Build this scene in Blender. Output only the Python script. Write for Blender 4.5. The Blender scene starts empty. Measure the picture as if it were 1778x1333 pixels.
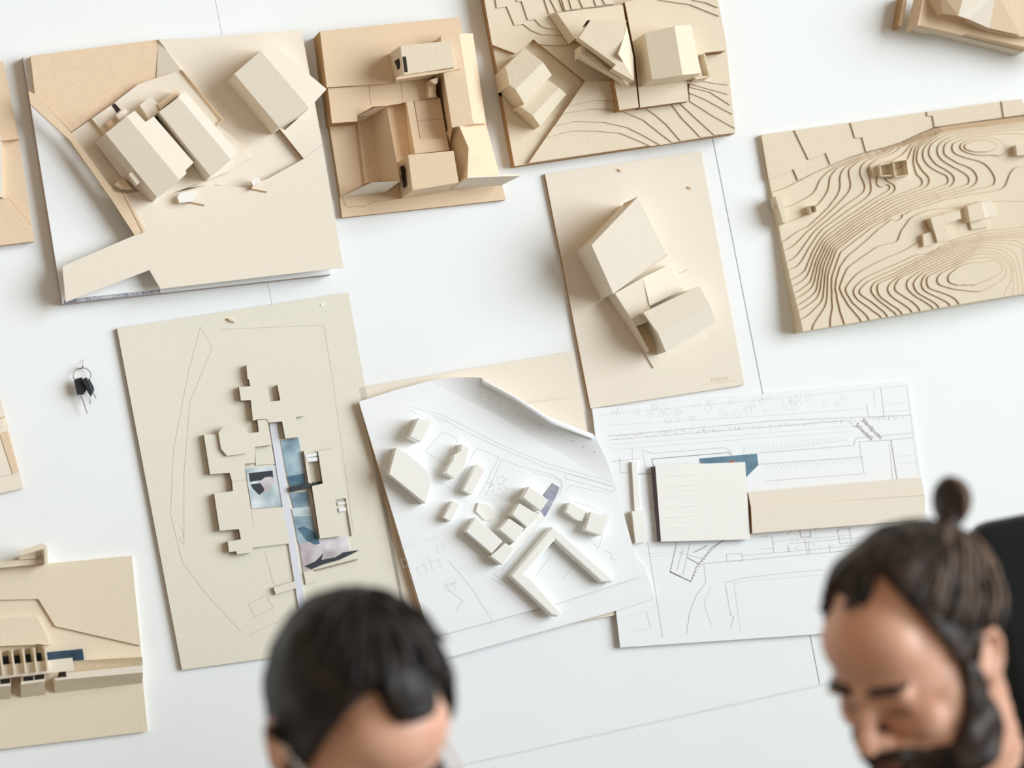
import bpy, bmesh, math, random
import numpy as np
from mathutils import Vector, Matrix, noise
from mathutils.bvhtree import BVHTree
random.seed(7)
scene = bpy.context.scene
C = scene.collection

# ------------------------------------------------------------------ camera
R = math.radians
LENS, SENS = 85.0, 36.0
F_PX = LENS / SENS * 1778.0
YAW, PITCH, ROLL = R(18.0), R(3.0), R(10.8)
AIM = Vector((0.0, 0.0, 1.65))
FWD = Vector((math.sin(YAW)*math.cos(PITCH), math.cos(YAW)*math.cos(PITCH), math.sin(PITCH)))
r0 = Vector((math.cos(YAW), -math.sin(YAW), 0.0))
u0 = r0.cross(FWD)
RIGHT = r0*math.cos(ROLL) - u0*math.sin(ROLL)
UP = r0*math.sin(ROLL) + u0*math.cos(ROLL)
EYE = AIM - FWD*4.2
cam = bpy.data.cameras.new('camera'); camo = bpy.data.objects.new('camera', cam); C.objects.link(camo)
cam.lens = LENS; cam.sensor_width = SENS; cam.clip_start = 0.05
cam.dof.use_dof = True; cam.dof.focus_distance = 4.12; cam.dof.aperture_fstop = 2.8
M = Matrix((RIGHT, UP, -FWD)).transposed().to_4x4(); M.translation = EYE
camo.matrix_world = M
scene.camera = camo

# ------------------------------------------------------------------ world, lamps, exposure
w = bpy.data.worlds.new('world'); scene.world = w; w.use_nodes = True
bg = w.node_tree.nodes['Background']; bg.inputs[0].default_value = (1.0, 0.80, 0.60, 1); bg.inputs[1].default_value = 0.37
sd = bpy.data.lights.new('window_daylight', 'SUN'); sd.energy = 3.2; sd.angle = R(42); sd.color = (0.97, 1.07, 1.155)
so = bpy.data.objects.new('window_daylight', sd); C.objects.link(so)
ldir = Vector((-0.80, 0.60, -0.05))                      # travels to the left and on to the wall
so.rotation_euler = ldir.to_track_quat('-Z', 'Y').to_euler(); so.location = (3.5, -2.5, 2.0)
vs = scene.view_settings
vs.view_transform = 'Standard'; vs.look = 'None'; vs.gamma = 1.0; vs.use_curve_mapping = False; vs.exposure = 0.18

# ------------------------------------------------------------------ photo point -> point of the place
def ray(p):
    return (FWD + RIGHT*((p[0]-889.0)/F_PX) - UP*((p[1]-666.5)/F_PX)).normalized()
def W(p, h=0.0):
    """point h millimetres in front of the wall seen at p"""
    d = ray(p); t = (-h/1000.0 - EYE.y)/d.y
    return EYE + d*t
def at(p, dist):
    d = ray(p); return EYE + d*(dist/d.dot(FWD))
def crop(x0, y0, s): return lambda x, y: (x0+x*s, y0+y*s)
A = crop(30, 30, .38259); B = crop(530, 0, .30008); CC = crop(820, 0, .26997); D = crop(1300, 150, .33011)
E = crop(930, 240, .35996); F = crop(1530, 0, .13948); G = crop(320, 610, .34518); H = crop(610, 600, .4127)
I = crop(1010, 640, .375); J = crop(0, 900, .3248); J2 = crop(0, 1080, .14623); K = crop(0, 90, .26253)
L = crop(0, 700, .22535); N = crop(150, 120, .18006); O = crop(940, 0, .15); P = crop(660, 50, .12755)
Q = crop(780, 820, .20253); Q2 = crop(640, 700, .16506); RR = crop(1020, 650, .16873); S = crop(1300, 650, .17435)
T = crop(1060, 850, .22497); U = crop(640, 640, .24747); G2 = crop(190, 490, .5178); X = crop(0, 0, 1.0)

# ------------------------------------------------------------------ materials
def mat(name, col, rough=0.8, var=0.0, scale=900.0, bump=0.0, spec=0.3, col2=None, stretch=None, detail=3.0):
    m = bpy.data.materials.new(name); m.use_nodes = True
    nt = m.node_tree; b = nt.nodes['Principled BSDF']
    b.inputs['Base Color'].default_value = (*col, 1); b.inputs['Roughness'].default_value = rough
    b.inputs['Specular IOR Level'].default_value = spec
    if var or bump or col2:
        tc = nt.nodes.new('ShaderNodeTexCoord'); mp = nt.nodes.new('ShaderNodeMapping')
        n = nt.nodes.new('ShaderNodeTexNoise'); n.inputs['Scale'].default_value = scale; n.inputs['Detail'].default_value = detail
        nt.links.new(tc.outputs['Object'], mp.inputs[0]); nt.links.new(mp.outputs[0], n.inputs['Vector'])
        if stretch: mp.inputs['Scale'].default_value = stretch
        r = nt.nodes.new('ShaderNodeValToRGB')
        c2 = col2 or tuple(c*(1-var) for c in col)
        r.color_ramp.elements[0].position = .35; r.color_ramp.elements[1].position = .65
        r.color_ramp.elements[0].color = (*c2, 1); r.color_ramp.elements[1].color = (*col, 1)
        nt.links.new(n.outputs['Fac'], r.inputs[0]); nt.links.new(r.outputs[0], b.inputs['Base Color'])
        if bump:
            bp = nt.nodes.new('ShaderNodeBump'); bp.inputs['Strength'].default_value = bump; bp.inputs['Distance'].default_value = .0006
            nt.links.new(n.outputs['Fac'], bp.inputs['Height']); nt.links.new(bp.outputs[0], b.inputs['Normal'])
    return m
WALLW = mat('white_wall', (.86, .885, .875), .6, .015, 6)
PANEL = mat('white_panel', (.87, .895, .885), .45, .01, 8)
KRAFT = mat('kraft_card', (.82, .635, .44), .85, .10, 420, .15)
KRAFTL = mat('pale_kraft_card', (.855, .772, .645), .85, .05, 420, .1)
MDF = mat('fibreboard', (.83, .72, .55), .8, .10, 520, .15)
EDGE = mat('laser_burnt_edge', (.36, .20, .085), .9, .2, 300)
BEDGE = mat('cut_card_edge', (.50, .30, .14), .9, .15, 300)
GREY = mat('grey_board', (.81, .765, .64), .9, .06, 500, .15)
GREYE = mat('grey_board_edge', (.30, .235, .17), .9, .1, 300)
FOAM = mat('white_foam', (.90, .885, .83), .7, .01, 300)
FOAM.node_tree.nodes['Principled BSDF'].inputs['Subsurface Weight'].default_value = .5; FOAM.node_tree.nodes['Principled BSDF'].inputs['Subsurface Radius'].default_value = (.012, .010, .007)
PAPER = mat('white_paper', (.90, .915, .92), .6)
FBOARD = mat('white_foam_board', (.87, .89, .885), .5)
SHADE_E = mat('board_edge_shade', (.48, .40, .37), .9)  # shade on the white board's edge, painted as a brown tint
DARK = mat('painted_opening_shade', (.035, .025, .02), .9)  # for flat dark plates that stand in for the shade inside holes
BLUE = mat('deep_blue_print', (.035, .075, .12), .4, .5, 25, col2=(.012, .02, .035))
TEAL = mat('teal_print', (.14, .25, .33), .5, .4, 40, col2=(.09, .18, .25))
INK = mat('grey_ink', (.50, .46, .46), .8); INKD = mat('dark_ink', (.22, .14, .14), .8); INKF = mat('faint_ink', (.66, .67, .69), .8)
PENCIL = mat('pencil', (.45, .39, .31), .9)
STRIPG = mat('grey_print', (.22, .22, .27), .6)
METAL = mat('steel', (.26, .22, .20), .45); METAL.node_tree.nodes['Principled BSDF'].inputs['Metallic'].default_value = .9
KEYB = mat('black_key_plastic', (.008, .012, .018), .35, spec=.6)

# ------------------------------------------------------------------ objects
def setp(o, label=None, cat=None, group=None, kind=None):
    if label: o['label'] = label
    if cat: o['category'] = cat
    if group: o['group'] = group
    if kind: o['kind'] = kind
    return o
def thing(name, label, cat, loc, group=None):
    o = bpy.data.objects.new(name, None); C.objects.link(o); o.location = loc; o.empty_display_size = .05
    return setp(o, label, cat, group)
def level_faces(verts, faces):
    """make every face with more than three corners flat by nudging heights"""
    fixed = set()
    for f in faces:
        o = sorted(f, key=lambda i: i not in fixed)
        if len(f) > 3:
            a, b, c = (W(*verts[i]) for i in o[:3]); n = (b-a).cross(c-a)
            if n.length > 1e-7:
                n.normalize()
                if abs(n.y) < .6: fixed.update(f); continue
                for i in o[3:]:
                    if i in fixed: continue
                    d = ray(verts[i][0]); k = d.dot(n)
                    if abs(k) < .15: continue
                    h = -(EYE+d*((a-EYE).dot(n)/k)).y*1000
                    if abs(h-verts[i][1]) < 16: verts[i][1] = h
        fixed.update(f)
    return verts
class MB:
    """collects faces in world coordinates, build() links them as one mesh object"""
    def __init__(s): s.v = []; s.f = []; s.m = []; s.mats = []
    def mi(s, m):
        if m not in s.mats: s.mats.append(m)
        return s.mats.index(m)
    def face(s, pts, m):
        n = len(s.v); s.v += [Vector(p) for p in pts]; s.f.append(list(range(n, n+len(pts)))); s.m.append(s.mi(m))
    def relief(s, verts, faces, hb, m, me=None):
        """verts (p, h): seen at p, h mm off the wall; the outline of the faces drops square to the wall down to hb"""
        me = me or m
        verts = level_faces([list(v) for v in verts], faces)
        top = [W(p, h) for p, h in verts]
        edges = {}
        for f in faces:
            for i in range(len(f)):
                a, b = f[i], f[(i+1) % len(f)]; edges[(a, b)] = edges.get((a, b), 0)+1
        n = len(s.v); s.v += top; k = len(top)
        s.v += [Vector((t.x, min(-hb/1000.0, -0.0), t.z)) for t in top]
        for f in faces: s.f.append([n+i for i in f]); s.m.append(s.mi(m))
        for f in faces: s.f.append([n+k+i for i in reversed(f)]); s.m.append(s.mi(m))
        for (a, b) in edges:
            if (b, a) not in edges:
                if abs(top[a].y+hb/1000) < 1e-6 and abs(top[b].y+hb/1000) < 1e-6: continue
                s.f.append([n+b, n+a, n+k+a, n+k+b]); s.m.append(s.mi(me))
        return s
    def slab(s, poly, ht, hb, m, me=None):
        return s.relief([(p, ht) for p in poly], [list(range(len(poly)))], hb, m, me)
    def bar(s, p, q, wd, ht, hb, m, hq=None):
        """upright strip wd mm thick from p to q"""
        a = W(p, ht); b = W(q, ht if hq is None else hq); d = (b-a); d.y = 0; d.normalize(); n = Vector((d.z, 0, -d.x))*wd/2000
        ps = [a+n, b+n, b-n, a-n]; lo = [Vector((x.x, -hb/1000, x.z)) for x in ps]
        k = len(s.v); s.v += ps+lo
        for f in ([0,1,2,3], [7,6,5,4], [0,4,5,1], [1,5,6,2], [2,6,7,3], [3,7,4,0]): s.f.append([k+i for i in f]); s.m.append(s.mi(m))
        return s
    def plate(s, pts, th, m):
        """free sheet through pts (p, h) of th mm"""
        v = [W(p, h) for p, h in pts]; n = (v[1]-v[0]).cross(v[2]-v[0]).normalized()
        if n.y > 0: n = -n
        lo = [x-n*th/1000 for x in v]; k = len(s.v); c = len(v); s.v += v+lo
        s.f.append([k+i for i in range(c)]); s.f.append([k+c+i for i in reversed(range(c))]); s.m += [s.mi(m)]*2
        for i in range(c):
            j = (i+1) % c; s.f.append([k+i, k+j, k+c+j, k+c+i]); s.m.append(s.mi(m))
        return s
    def line(s, poly, wd, h, m, closed=False):
        """drawn line wd mm wide lying at h"""
        v = [W(p, h) for p in poly]
        if closed: v.append(v[0])
        for a, b in zip(v, v[1:]):
            d = b-a; 
            if d.length < 1e-6: continue
            d.normalize(); n = Vector((d.z, 0, -d.x))*wd/2000; d = d*wd/2500
            s.face([a+n-d, b+n+d, b-n+d, a-n-d], m)
        return s
    def build(s, name, parent=None, bevel=0, label=None, smooth=False):
        me = bpy.data.meshes.new(name)
        org = parent_origin(parent)
        me.from_pydata([v-org for v in s.v], [], s.f)
        for m in s.mats: me.materials.append(m)
        me.polygons.foreach_set('material_index', s.m)
        bm = bmesh.new(); bm.from_mesh(me); bmesh.ops.recalc_face_normals(bm, faces=bm.faces)
        if smooth:
            for f in bm.faces: f.smooth = True
        bm.to_mesh(me); bm.free()
        o = bpy.data.objects.new(name, me); C.objects.link(o)
        if parent: o.parent = parent
        if bevel:
            md = o.modifiers.new('bevel', 'BEVEL'); md.width = bevel/1000; md.segments = 3; md.limit_method = 'ANGLE'
        if label: o['label'] = label
        return o
def parent_origin(p):
    v = Vector((0, 0, 0))
    while p: v = v + Vector(p.location); p = p.parent
    return v
def one(name, parent, fn, *a, **k):
    bev = k.pop('bevel', 0); lab = k.pop('label', None)
    m = MB(); getattr(m, fn)(*a, **k); return m.build(name, parent, bev, lab)
def pts(cr, *xy): return [cr(x, y) for x, y in xy]
def vh(cr, *xyh): return [(cr(x, y), h) for x, y, h in xyh]
def slab(name, parent, cr, xy, ht, hb, m, me=None, bevel=0, label=None):
    return one(name, parent, 'slab', pts(cr, *xy), ht, hb, m, me, bevel=bevel, label=label)
def relief(name, parent, cr, xyh, faces, hb, m, me=None, bevel=0, label=None):
    return one(name, parent, 'relief', vh(cr, *xyh), faces, hb, m, me, bevel=bevel, label=label)
def text(name, body, p, h, size, ang, m, parent, to=None):
    """flat lettering size mm high at p, its baseline turned ang degrees on the wall"""
    if to: d = W(to, h)-W(p, h); ang = math.degrees(math.atan2(d.z, d.x))
    cu = bpy.data.curves.new(name, 'FONT'); cu.body = body; cu.size = size/1000; cu.extrude = .00005
    cu.align_x = 'LEFT'; tmp = bpy.data.objects.new('tmp', cu); C.objects.link(tmp)
    dg = bpy.context.evaluated_depsgraph_get(); me = bpy.data.meshes.new_from_object(tmp.evaluated_get(dg))
    bpy.data.objects.remove(tmp); me.name = name
    o = bpy.data.objects.new(name, me); C.objects.link(o); me.materials.clear(); me.materials.append(m)
    me.transform(Matrix.Translation(W(p, h)-parent_origin(parent)) @ Matrix.Rotation(-R(ang), 4, 'Y') @ Matrix.Rotation(R(90), 4, 'X'))
    o.parent = parent; return o

# ------------------------------------------------------------------ the setting
def rect(name, x0, x1, y0, y1, z0, z1, m):
    b = MB(); v = [Vector((x, y, z)) for x in (x0, x1) for y in (y0, y1) for z in (z0, z1)]
    for f in ((0,1,3,2), (4,6,7,5), (0,4,5,1), (2,3,7,6), (0,2,6,4), (1,5,7,3)): b.face([v[i] for i in f], m)
    return setp(b.build(name), kind='structure')
rect('wall_back', -4, 4.5, 0.006, 0.1, 0, 3.0, WALLW)
rect('floor', -4, 4.5, -6.0, 0.1, -0.1, 0, mat('grey_floor', (.42, .42, .41), .5, .05, 3))
# white sheets that face the wall: seams A and B, lower edge of the middle one
def seamx(pa, pb):
    a, b = W(pa), W(pb); return (a.x+b.x)/2
xa = seamx((374, 30), (474, 510)); xb = seamx((1240, 250), (1322, 676))
zb = (W((1100, 1257)).z + W((1430, 1192)).z)/2
for n, (x0, x1, z0, z1) in enumerate(((-2.3, xa-.0003, zb+.001, 2.9), (xa+.0003, xb-.0009, zb+.001, 2.9), (xb+.0009, 3.4, zb+.001, 2.9), (-2.3, 3.4, 0.1, zb-.003))):
    b = MB(); y = -.0 if n < 3 else .002
    v = [Vector((x, yy, z)) for x in (x0, x1) for yy in (y, .006) for z in (z0, z1)]
    for f in ((0,1,3,2), (4,6,7,5), (0,4,5,1), (2,3,7,6), (0,2,6,4), (1,5,7,3)): b.face([v[i] for i in f], PANEL)
    o = b.build('trim_%d' % (n+1)); setp(o, kind='structure')

# ------------------------------------------------------------------ model 1: gabled houses, top left
t = thing('architectural_model', 'kraft card site model with three long gabled houses on a white board, top left', 'model', W((330, 300)), 'architectural models on the wall')
slab('backing_board', t, A, [(25,178),(205,1300),(1425,1165),(1236,72)], 20, 0, FBOARD, SHADE_E, label='white foam board with its edge shade painted brown')
# terrain
slab('terrain_sheet', t, A, [(60,175),(640,100),(632,278),(550,300),(440,385),(340,455),(245,520),(80,345)], 32, 20, KRAFT)
relief('terrain_sheet', t, A, [(640,100,32),(745,240,44),(632,278,34)], [[0,1,2]], 24, KRAFTL)
slab('terrain_sheet', t, A, [(640,100),(800,97),(1290,55),(1385,575),(1300,640),(1145,725),(1040,775),(900,760),(560,800),(485,805),(440,780),(245,525),(340,458),(440,388),(550,302),(632,280),(745,240)], 36, 26, KRAFTL)
slab('terrain_sheet', t, A, [(245,522),(340,460),(390,520),(380,580),(500,720),(480,800),(440,780)], 30, 22, KRAFT)
slab('yard_plate', t, A, [(745,240),(937,466),(912,489),(1000,560),(1060,640),(960,700),(870,735),(700,800),(600,790),(480,700),(390,525),(338,460),(440,388),(550,302)], 43, 36, KRAFTL, KRAFT)
slab('lower_field', t, A, [(1385,578),(1480,1135),(650,1232),(600,1146),(220,1292),(205,1130),(530,990),(576,970),(485,803),(560,788),(700,800),(870,760),(1040,772),(1145,727),(1300,642)], 46, 43, KRAFTL)
slab('raised_terrace', t, A, [(1182,494),(1215,512),(1325,412),(1350,420),(1384,576),(1300,641)], 47, 37, KRAFTL, BEDGE)
slab('embankment', t, A, [(50,335),(85,350),(250,530),(440,790),(485,800),(576,970),(532,988),(430,830),(240,560),(60,395)], 50, 46, KRAFT, BEDGE)
slab('garden_wall', t, A, [(745,238),(752,240),(940,466),(912,490),(908,484),(928,464)], 48, 43, KRAFT)
slab('path', t, A, [(480,800),(490,796),(580,968),(570,975)], 51, 46, KRAFT, BEDGE)
# houses
relief('house', t, N, [(390,455,93),(465,400,90),(570,510,90),(650,455,84),(1035,900,84),(955,970,90),(965,1005,90),(895,1065,93),
       (680,1235,86),(185,620,86),(90,700,48),(350,1042,48),(640,1252,62)], [[0,1,2,3,4,5,6,7],[0,7,8,9],[9,8,12,11,10]], 43, KRAFTL)
slab('chimney', t, N, [(410,1010),(455,975),(545,1065),(490,1115)], 80, 60, KRAFTL)
slab('porch', t, N, [(270,1110),(350,1045),(440,1150),(400,1160),(330,1150)], 56, 43, KRAFT)
relief('house', t, N, [(890,270,92),(950,212,88),(1462,800,87),(1392,868,92),(1195,1030,86),(700,410,86),(678,436,52),(1143,1062,52)],
       [[0,1,2,3],[0,3,4,5],[5,4,7,6]], 43, KRAFTL)
slab('dormer', t, N, [(515,345),(625,265),(690,330),(702,412),(655,450),(605,482)], 66, 43, KRAFTL)
slab('dormer', t, N, [(690,335),(872,194),(905,236),(712,392)], 70, 43, KRAFT)
slab('annex', t, N, [(285,445),(375,375),(405,412),(318,492)], 58, 43, KRAFTL)
slab('annex', t, N, [(190,522),(240,482),(275,545),(225,580)], 52, 38, KRAFT)
one('opening_shade_plate', t, 'slab', pts(N, (247,345),(275,328),(330,390),(295,420)), 44, 43, DARK)
relief('house', t, A, [(1105,152,104),(1150,112,100),(1404,326,96),(1325,412,104),(1188,498,96),(985,256,96)],
       [[0,1,2,3],[0,3,4,5]], 36, KRAFTL)
for nm, poly, hh in (('miniature_pavilion', [(726,812),(745,796),(812,785),(818,810),(790,836),(735,842)], 58), ('miniature_pavilion', [(1060,745),(1085,728),(1105,735),(1100,750),(1070,765)], 56)):
    b = MB(); b.slab(pts(A, *poly), hh, hh-9, FOAM, KRAFT)
    x, y = poly[3]; b.bar(A(x-40, y+28), A(x+32, y+42), 1.6, 48, 46, BEDGE); b.bar(A(x-30, y), A(x-38, y+30), 1.6, 54, 46, BEDGE)
    b.build(nm, t)
# printed strip, upside down
st = slab('printed_strip', t, A, [(212,1282),(222,1280),(648,1235),(648,1250),(212,1299)], 20.4, 20, STRIPG, label='grey strip with white lettering upside down')
tx = text('lettering', 'TIM OSD BRÜCKE | WOHNBEBAUUNG | VERG', A(642,1237), 20.5, 6.6, 0, PAPER, t, to=A(225,1283))

# ------------------------------------------------------------------ model 2: court houses
t = thing('architectural_model', 'deep kraft card model with sunken courtyards and boxy houses, right of the gabled one', 'model', W((710, 220)), 'architectural models on the wall')
slab('base', t, B, [(130,560),(213,1258),(1160,1155),(1140,1070),(1120,1010),(1040,700),(900,500)], 10, 0, KRAFT, BEDGE)
slab('upper_deck', t, B, [(85,180),(890,98),(915,205),(930,300),(800,420),(720,455),(430,487),(125,505)], 50, 0, KRAFT, BEDGE)
slab('lower_deck', t, B, [(131,510),(430,490),(560,472),(720,458),(768,565),(580,592),(545,600),(470,612),(390,618),(302,668),(302,702),(155,712)], 45, 0, KRAFT, BEDGE)
slab('court_floor', t, B, [(470,620),(545,600),(580,590),(640,890),(560,940),(545,1040)], 28, 10, KRAFT)
one('paving_joint', t, 'line', pts(B, (370,500),(380,610)), .6, 45.3, PENCIL); one('paving_joint', t, 'line', pts(B, (552,478),(565,585)), .6, 45.3, PENCIL)
slab('court_floor', t, B, [(137,710),(302,702),(348,1060),(205,1140)], 14, 0, KRAFT, BEDGE)
slab('court_floor', t, B, [(302,690),(385,665),(437,1045),(346,1060)], 20, 10, KRAFT)
relief('court_wall', t, B, [(472,618,74),(549,1048,74),(437,1047,20),(383,665,20)], [[0,1,2,3]], 12, KRAFT)
relief('court_wall', t, B, [(302,672,46),(402,622,70),(472,617,74),(383,668,48)], [[0,1,2,3]], 44, KRAFT)
relief('court_wall', t, B, [(202,1142,16),(385,1054,66),(549,1047,74),(470,1108,16)], [[0,1,2,3]], 10, KRAFTL)
# upper house
relief('house', t, B, [(552,265,112),(838,235,112),(864,388,112),(570,432,112),(525,457,58),(500,300,64)], [[0,1,2,3],[0,3,4,5]], 50, MDF)
slab('ledge', t, B, [(525,452),(570,430),(895,393),(898,400),(760,425),(530,460)], 108, 102, KRAFT)
for q in ([(563,328),(583,326),(594,416),(575,419)],): one('opening_shade_plate', t, 'slab', pts(B, *q), 112.5, 112, DARK)
one('opening_shade_plate', t, 'relief', vh(B, (520,352,80),(541,337,96),(556,405,96),(532,390,78)), [[0,1,2,3]], 76, DARK)
one('opening_shade_plate', t, 'relief', vh(B, (590,437,104),(640,432,104),(640,438,101),(585,445,101)), [[0,1,2,3]], 100, DARK)
one('opening_shade_plate', t, 'relief', vh(B, (655,432,104),(685,426,104),(672,440,100),(655,440,100)), [[0,1,2,3]], 100, DARK)
# long block on the right
relief('long_block', t, B, [(785,206,84),(892,194,84),(972,716,84),(850,738,84),(800,420,84),(770,470,30),(832,872,30),(970,194,50),(1046,714,50)],
       [[0,1,2,3,4],[4,3,6,5],[1,7,8,2]], 10, KRAFT)
slab('step_block', t, B, [(714,475),(757,480),(755,560),(716,562)], 62, 45, KRAFT)
slab('step_block', t, B, [(722,462),(768,446),(765,480),(750,486)], 76, 45, KRAFT)
# middle block with parapet
relief('house', t, B, [(585,590,52),(626,586,52),(664,806,52),(820,798,52),(834,868,52),(636,889,52),(605,892,26),(574,602,26)], [[0,1,2,3,4,5],[0,5,6,7]], 12, KRAFT)
slab('roof_terrace', t, B, [(632,586),(780,567),(820,797),(668,806)], 47, 20, KRAFT)
one('roof_joint', t, 'line', pts(B, (650,698),(800,688)), .8, 47.4, PENCIL)
# lower house
relief('house', t, B, [(596,896,92),(858,872,92),(888,1056,92),(622,1100,92),(570,1106,34),(545,932,34)], [[0,1,2,3],[0,3,4,5]], 10, KRAFT)
one('opening_shade_plate', t, 'relief', vh(B, (555,960,52),(570,955,66),(580,1000,66),(560,1000,48)), [[0,1,2,3]], 44, DARK)
one('opening_shade_plate', t, 'relief', vh(B, (560,1010,48),(578,1005,62),(585,1078,62),(570,1080,46)), [[0,1,2,3]], 42, DARK)
relief('long_block', t, B, [(892,730,88),(945,856,88),(938,1030,88),(885,1057,30),(834,868,30),(850,738,60),(1046,714,36),(1126,1020,30)],
       [[0,1,2,3,4,5],[0,6,7,2,1]], 10, KRAFT)
one('flap', t, 'plate', vh(B, (850,1090,22),(940,1028,84),(1246,1017,62),(1132,1074,20)), 3, KRAFTL)
b = MB(); wp = [(222,1150),(228,1185),(250,1200),(290,1192),(340,1195),(400,1165),(470,1162),(520,1150),(580,1142)]
b.line(pts(B, *wp), 1.0, 10.3, mat('water_stain', (.62,.38,.17), .9)); b.build('water_stain', t)

# ------------------------------------------------------------------ model 3: hillside with three houses
t = thing('architectural_model', 'layered fibreboard hillside model with three faceted houses at the top centre', 'model', W((1060, 130)), 'architectural models on the wall')
slab('base', t, CC, [(60,-100),(1558,-100),(1692,856),(272,1068)], 20, 0, MDF, BEDGE)
slab('contour_layer', t, CC, [(60,-100),(1558,-100),(1580,0),(1630,260),(1692,855),(362,1048),(725,522),(392,252),(335,308),(278,345),(128,288)], 28, 20, MDF, BEDGE)
br = [(1692,855),(1650,540),(1400,515),(725,522)]
lay = [[(475,885),(560,858),(650,840),(800,842),(950,855),(1050,895),(1150,940)], [(530,808),(650,780),(850,785),(1000,820),(1100,870),(1210,932)],
 [(581,731),(750,700),(880,700),(960,712),(1100,770),(1200,850),(1285,915)], [(616,682),(780,645),(940,642),(1115,695),(1180,740),(1250,800),(1340,905)],
 [(1282,670),(1350,760),(1410,820),(1468,882)], [(1335,662),(1450,770),(1558,868)], [(1400,650),(1540,740),(1690,825)], [(1395,595),(1500,640),(1675,735)],
 [(1400,560),(1530,592),(1660,675)], [(1400,538),(1520,572),(1645,605)], [(1480,520),(1560,535),(1645,545)]]
for i, l in enumerate(lay):
    tail = br if i < 4 else ([(1692,855),(1650,540),(1400,515),(1300,560)] if i < 6 else [(1655,545),(1500,510),(1400,515)])
    if i >= 6: tail = [(1650,530),(1500,505),(1395,515)]
    if i == 4 or i == 5: l = [l[0]]+l[1:]
    slab('contour_layer', t, CC, l+tail, 29.8+1.8*i, 28, MDF, EDGE)
ul = [[(430,285),(530,292),(620,287),(900,200),(900,-100),(60,-100),(128,288),(278,345),(335,308),(392,252)],
 [(143,-100),(150,0),(158,52),(222,42),(272,162),(330,155),(380,195),(440,220),(570,225),(900,200),(900,-100)],
 [(280,-100),(288,10),(318,8),(358,128),(405,125),(440,165),(480,182),(545,185),(900,180),(900,-100)],
 [(445,-100),(465,0),(495,92),(560,80),(900,60),(900,-100)], [(490,-100),(505,0),(545,78),(900,60),(900,-100)],
 [(545,-100),(563,0),(588,70),(900,50),(900,-100)], [(560,-100),(578,0),(598,68),(900,50),(900,-100)], [(610,-100),(625,0),(640,60),(900,40),(900,-100)],
 [(665,-100),(690,0),(712,50),(905,35),(905,-100)], [(765,-100),(785,0),(797,38),(905,30),(905,-100)], [(820,-100),(840,0),(855,28),(912,25),(905,0),(890,-100)]]
for i, l in enumerate(ul): slab('contour_layer', t, CC, l, 30.5+2.0*i, 28, MDF, EDGE)
relief('plateau', t, CC, [(545,82,54),(968,30,54),(985,130,54),(1036,370,54),(1070,690,54),(950,708,54),(925,515,54),(920,420,54),(700,260,54),(660,250,54),(620,285,36),(495,98,36)],
       [[0,1,2,3,4,5,6,7,8,9],[0,9,10,11]], 28, MDF, BEDGE)
slab('plateau', t, CC, [(980,12),(1150,-20),(1400,30),(1590,105),(1630,325),(1440,345),(1385,480),(1380,530),(1390,650),(1080,692),(1048,360),(990,60)], 54, 28, MDF, EDGE)
slab('contour_layer', t, CC, [(1205,0),(1400,28),(1590,104),(1580,0),(1555,-100),(1150,-100)], 56.5, 54, MDF, EDGE)
slab('contour_layer', t, CC, [(1420,0),(1500,15),(1580,48),(1572,-100),(1420,-100)], 59, 54, MDF, EDGE)
one('courtyard_wall', t, 'bar', CC(1492,343), CC(1528,490), 2.5, 74, 46, MDF); one('courtyard_wall', t, 'bar', CC(1528,490), CC(1440,505), 2.5, 74, 46, MDF)
one('courtyard_wall', t, 'bar', CC(1445,350), CC(1492,343), 2.5, 74, 46, MDF)
relief('courtyard_wall', t, CC, [(1440,504,72),(1528,490,72),(1440,525,50),(1383,536,50),(1382,480,52)], [[0,1,2,3,4]], 44, MDF)
relief('house', t, CC, [(1110,212,112),(1300,168,124),(1352,482,124),(1158,512,112),(1408,158,106),(1472,470,106)], [[0,1,2,3],[1,4,5,2]], 54, MDF)
relief('house', t, CC, [(215,430,84),(335,308,84),(455,400,94),(278,573,94),(240,546,88),(512,482,80),(335,668,80),(300,702,30),(185,576,30)],
       [[0,1,2,3,4],[3,2,5,6],[4,3,6,7,8]], 20, MDF)
relief('house', t, CC, [(300,678,66),(485,512,66),(560,565,72),(388,742,72),(605,605,54),(436,810,54),(410,785,50),(378,802,24),(288,716,24)],
       [[0,1,2,3],[3,2,4,5],[0,3,5,6,7,8]], 20, MDF)
one('opening_shade_plate', t, 'slab', pts(CC, (165,487),(213,464),(232,545),(186,570)), 24, 20, DARK)
hs = relief('house', t, O, [(520,520,92),(700,300,92),(980,290,92),(1000,880,92),(870,815,92)], [[0,1,2,3,4]], 54, MDF)
slab('house_roof', t, O, [(435,440),(570,235),(985,240),(955,420),(890,620),(1070,935),(822,795),(862,745)], 112, 94, MDF)
relief('house_roof', t, O, [(957,425,110),(988,300,104),(1066,660,92),(1073,930,92),(892,622,108)], [[0,1,2,3,4]], 60, MDF)
slab('frame_post', t, O, [(457,525),(508,545),(510,618),(457,650)], 88, 54, MDF)
slab('frame_beam', t, O, [(457,610),(457,652),(900,905),(1015,990),(1005,960),(880,862),(510,618)], 88, 70, MDF)
one('opening_shade_plate', t, 'plate', vh(O, (475,315,98),(530,236,102),(568,234,108),(505,300,104)), 1, DARK)
slab('plateau_wall', t, O, [(850,905),(885,925),(915,1275),(905,1275),(845,960)], 55, 28, MDF, BEDGE)

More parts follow.
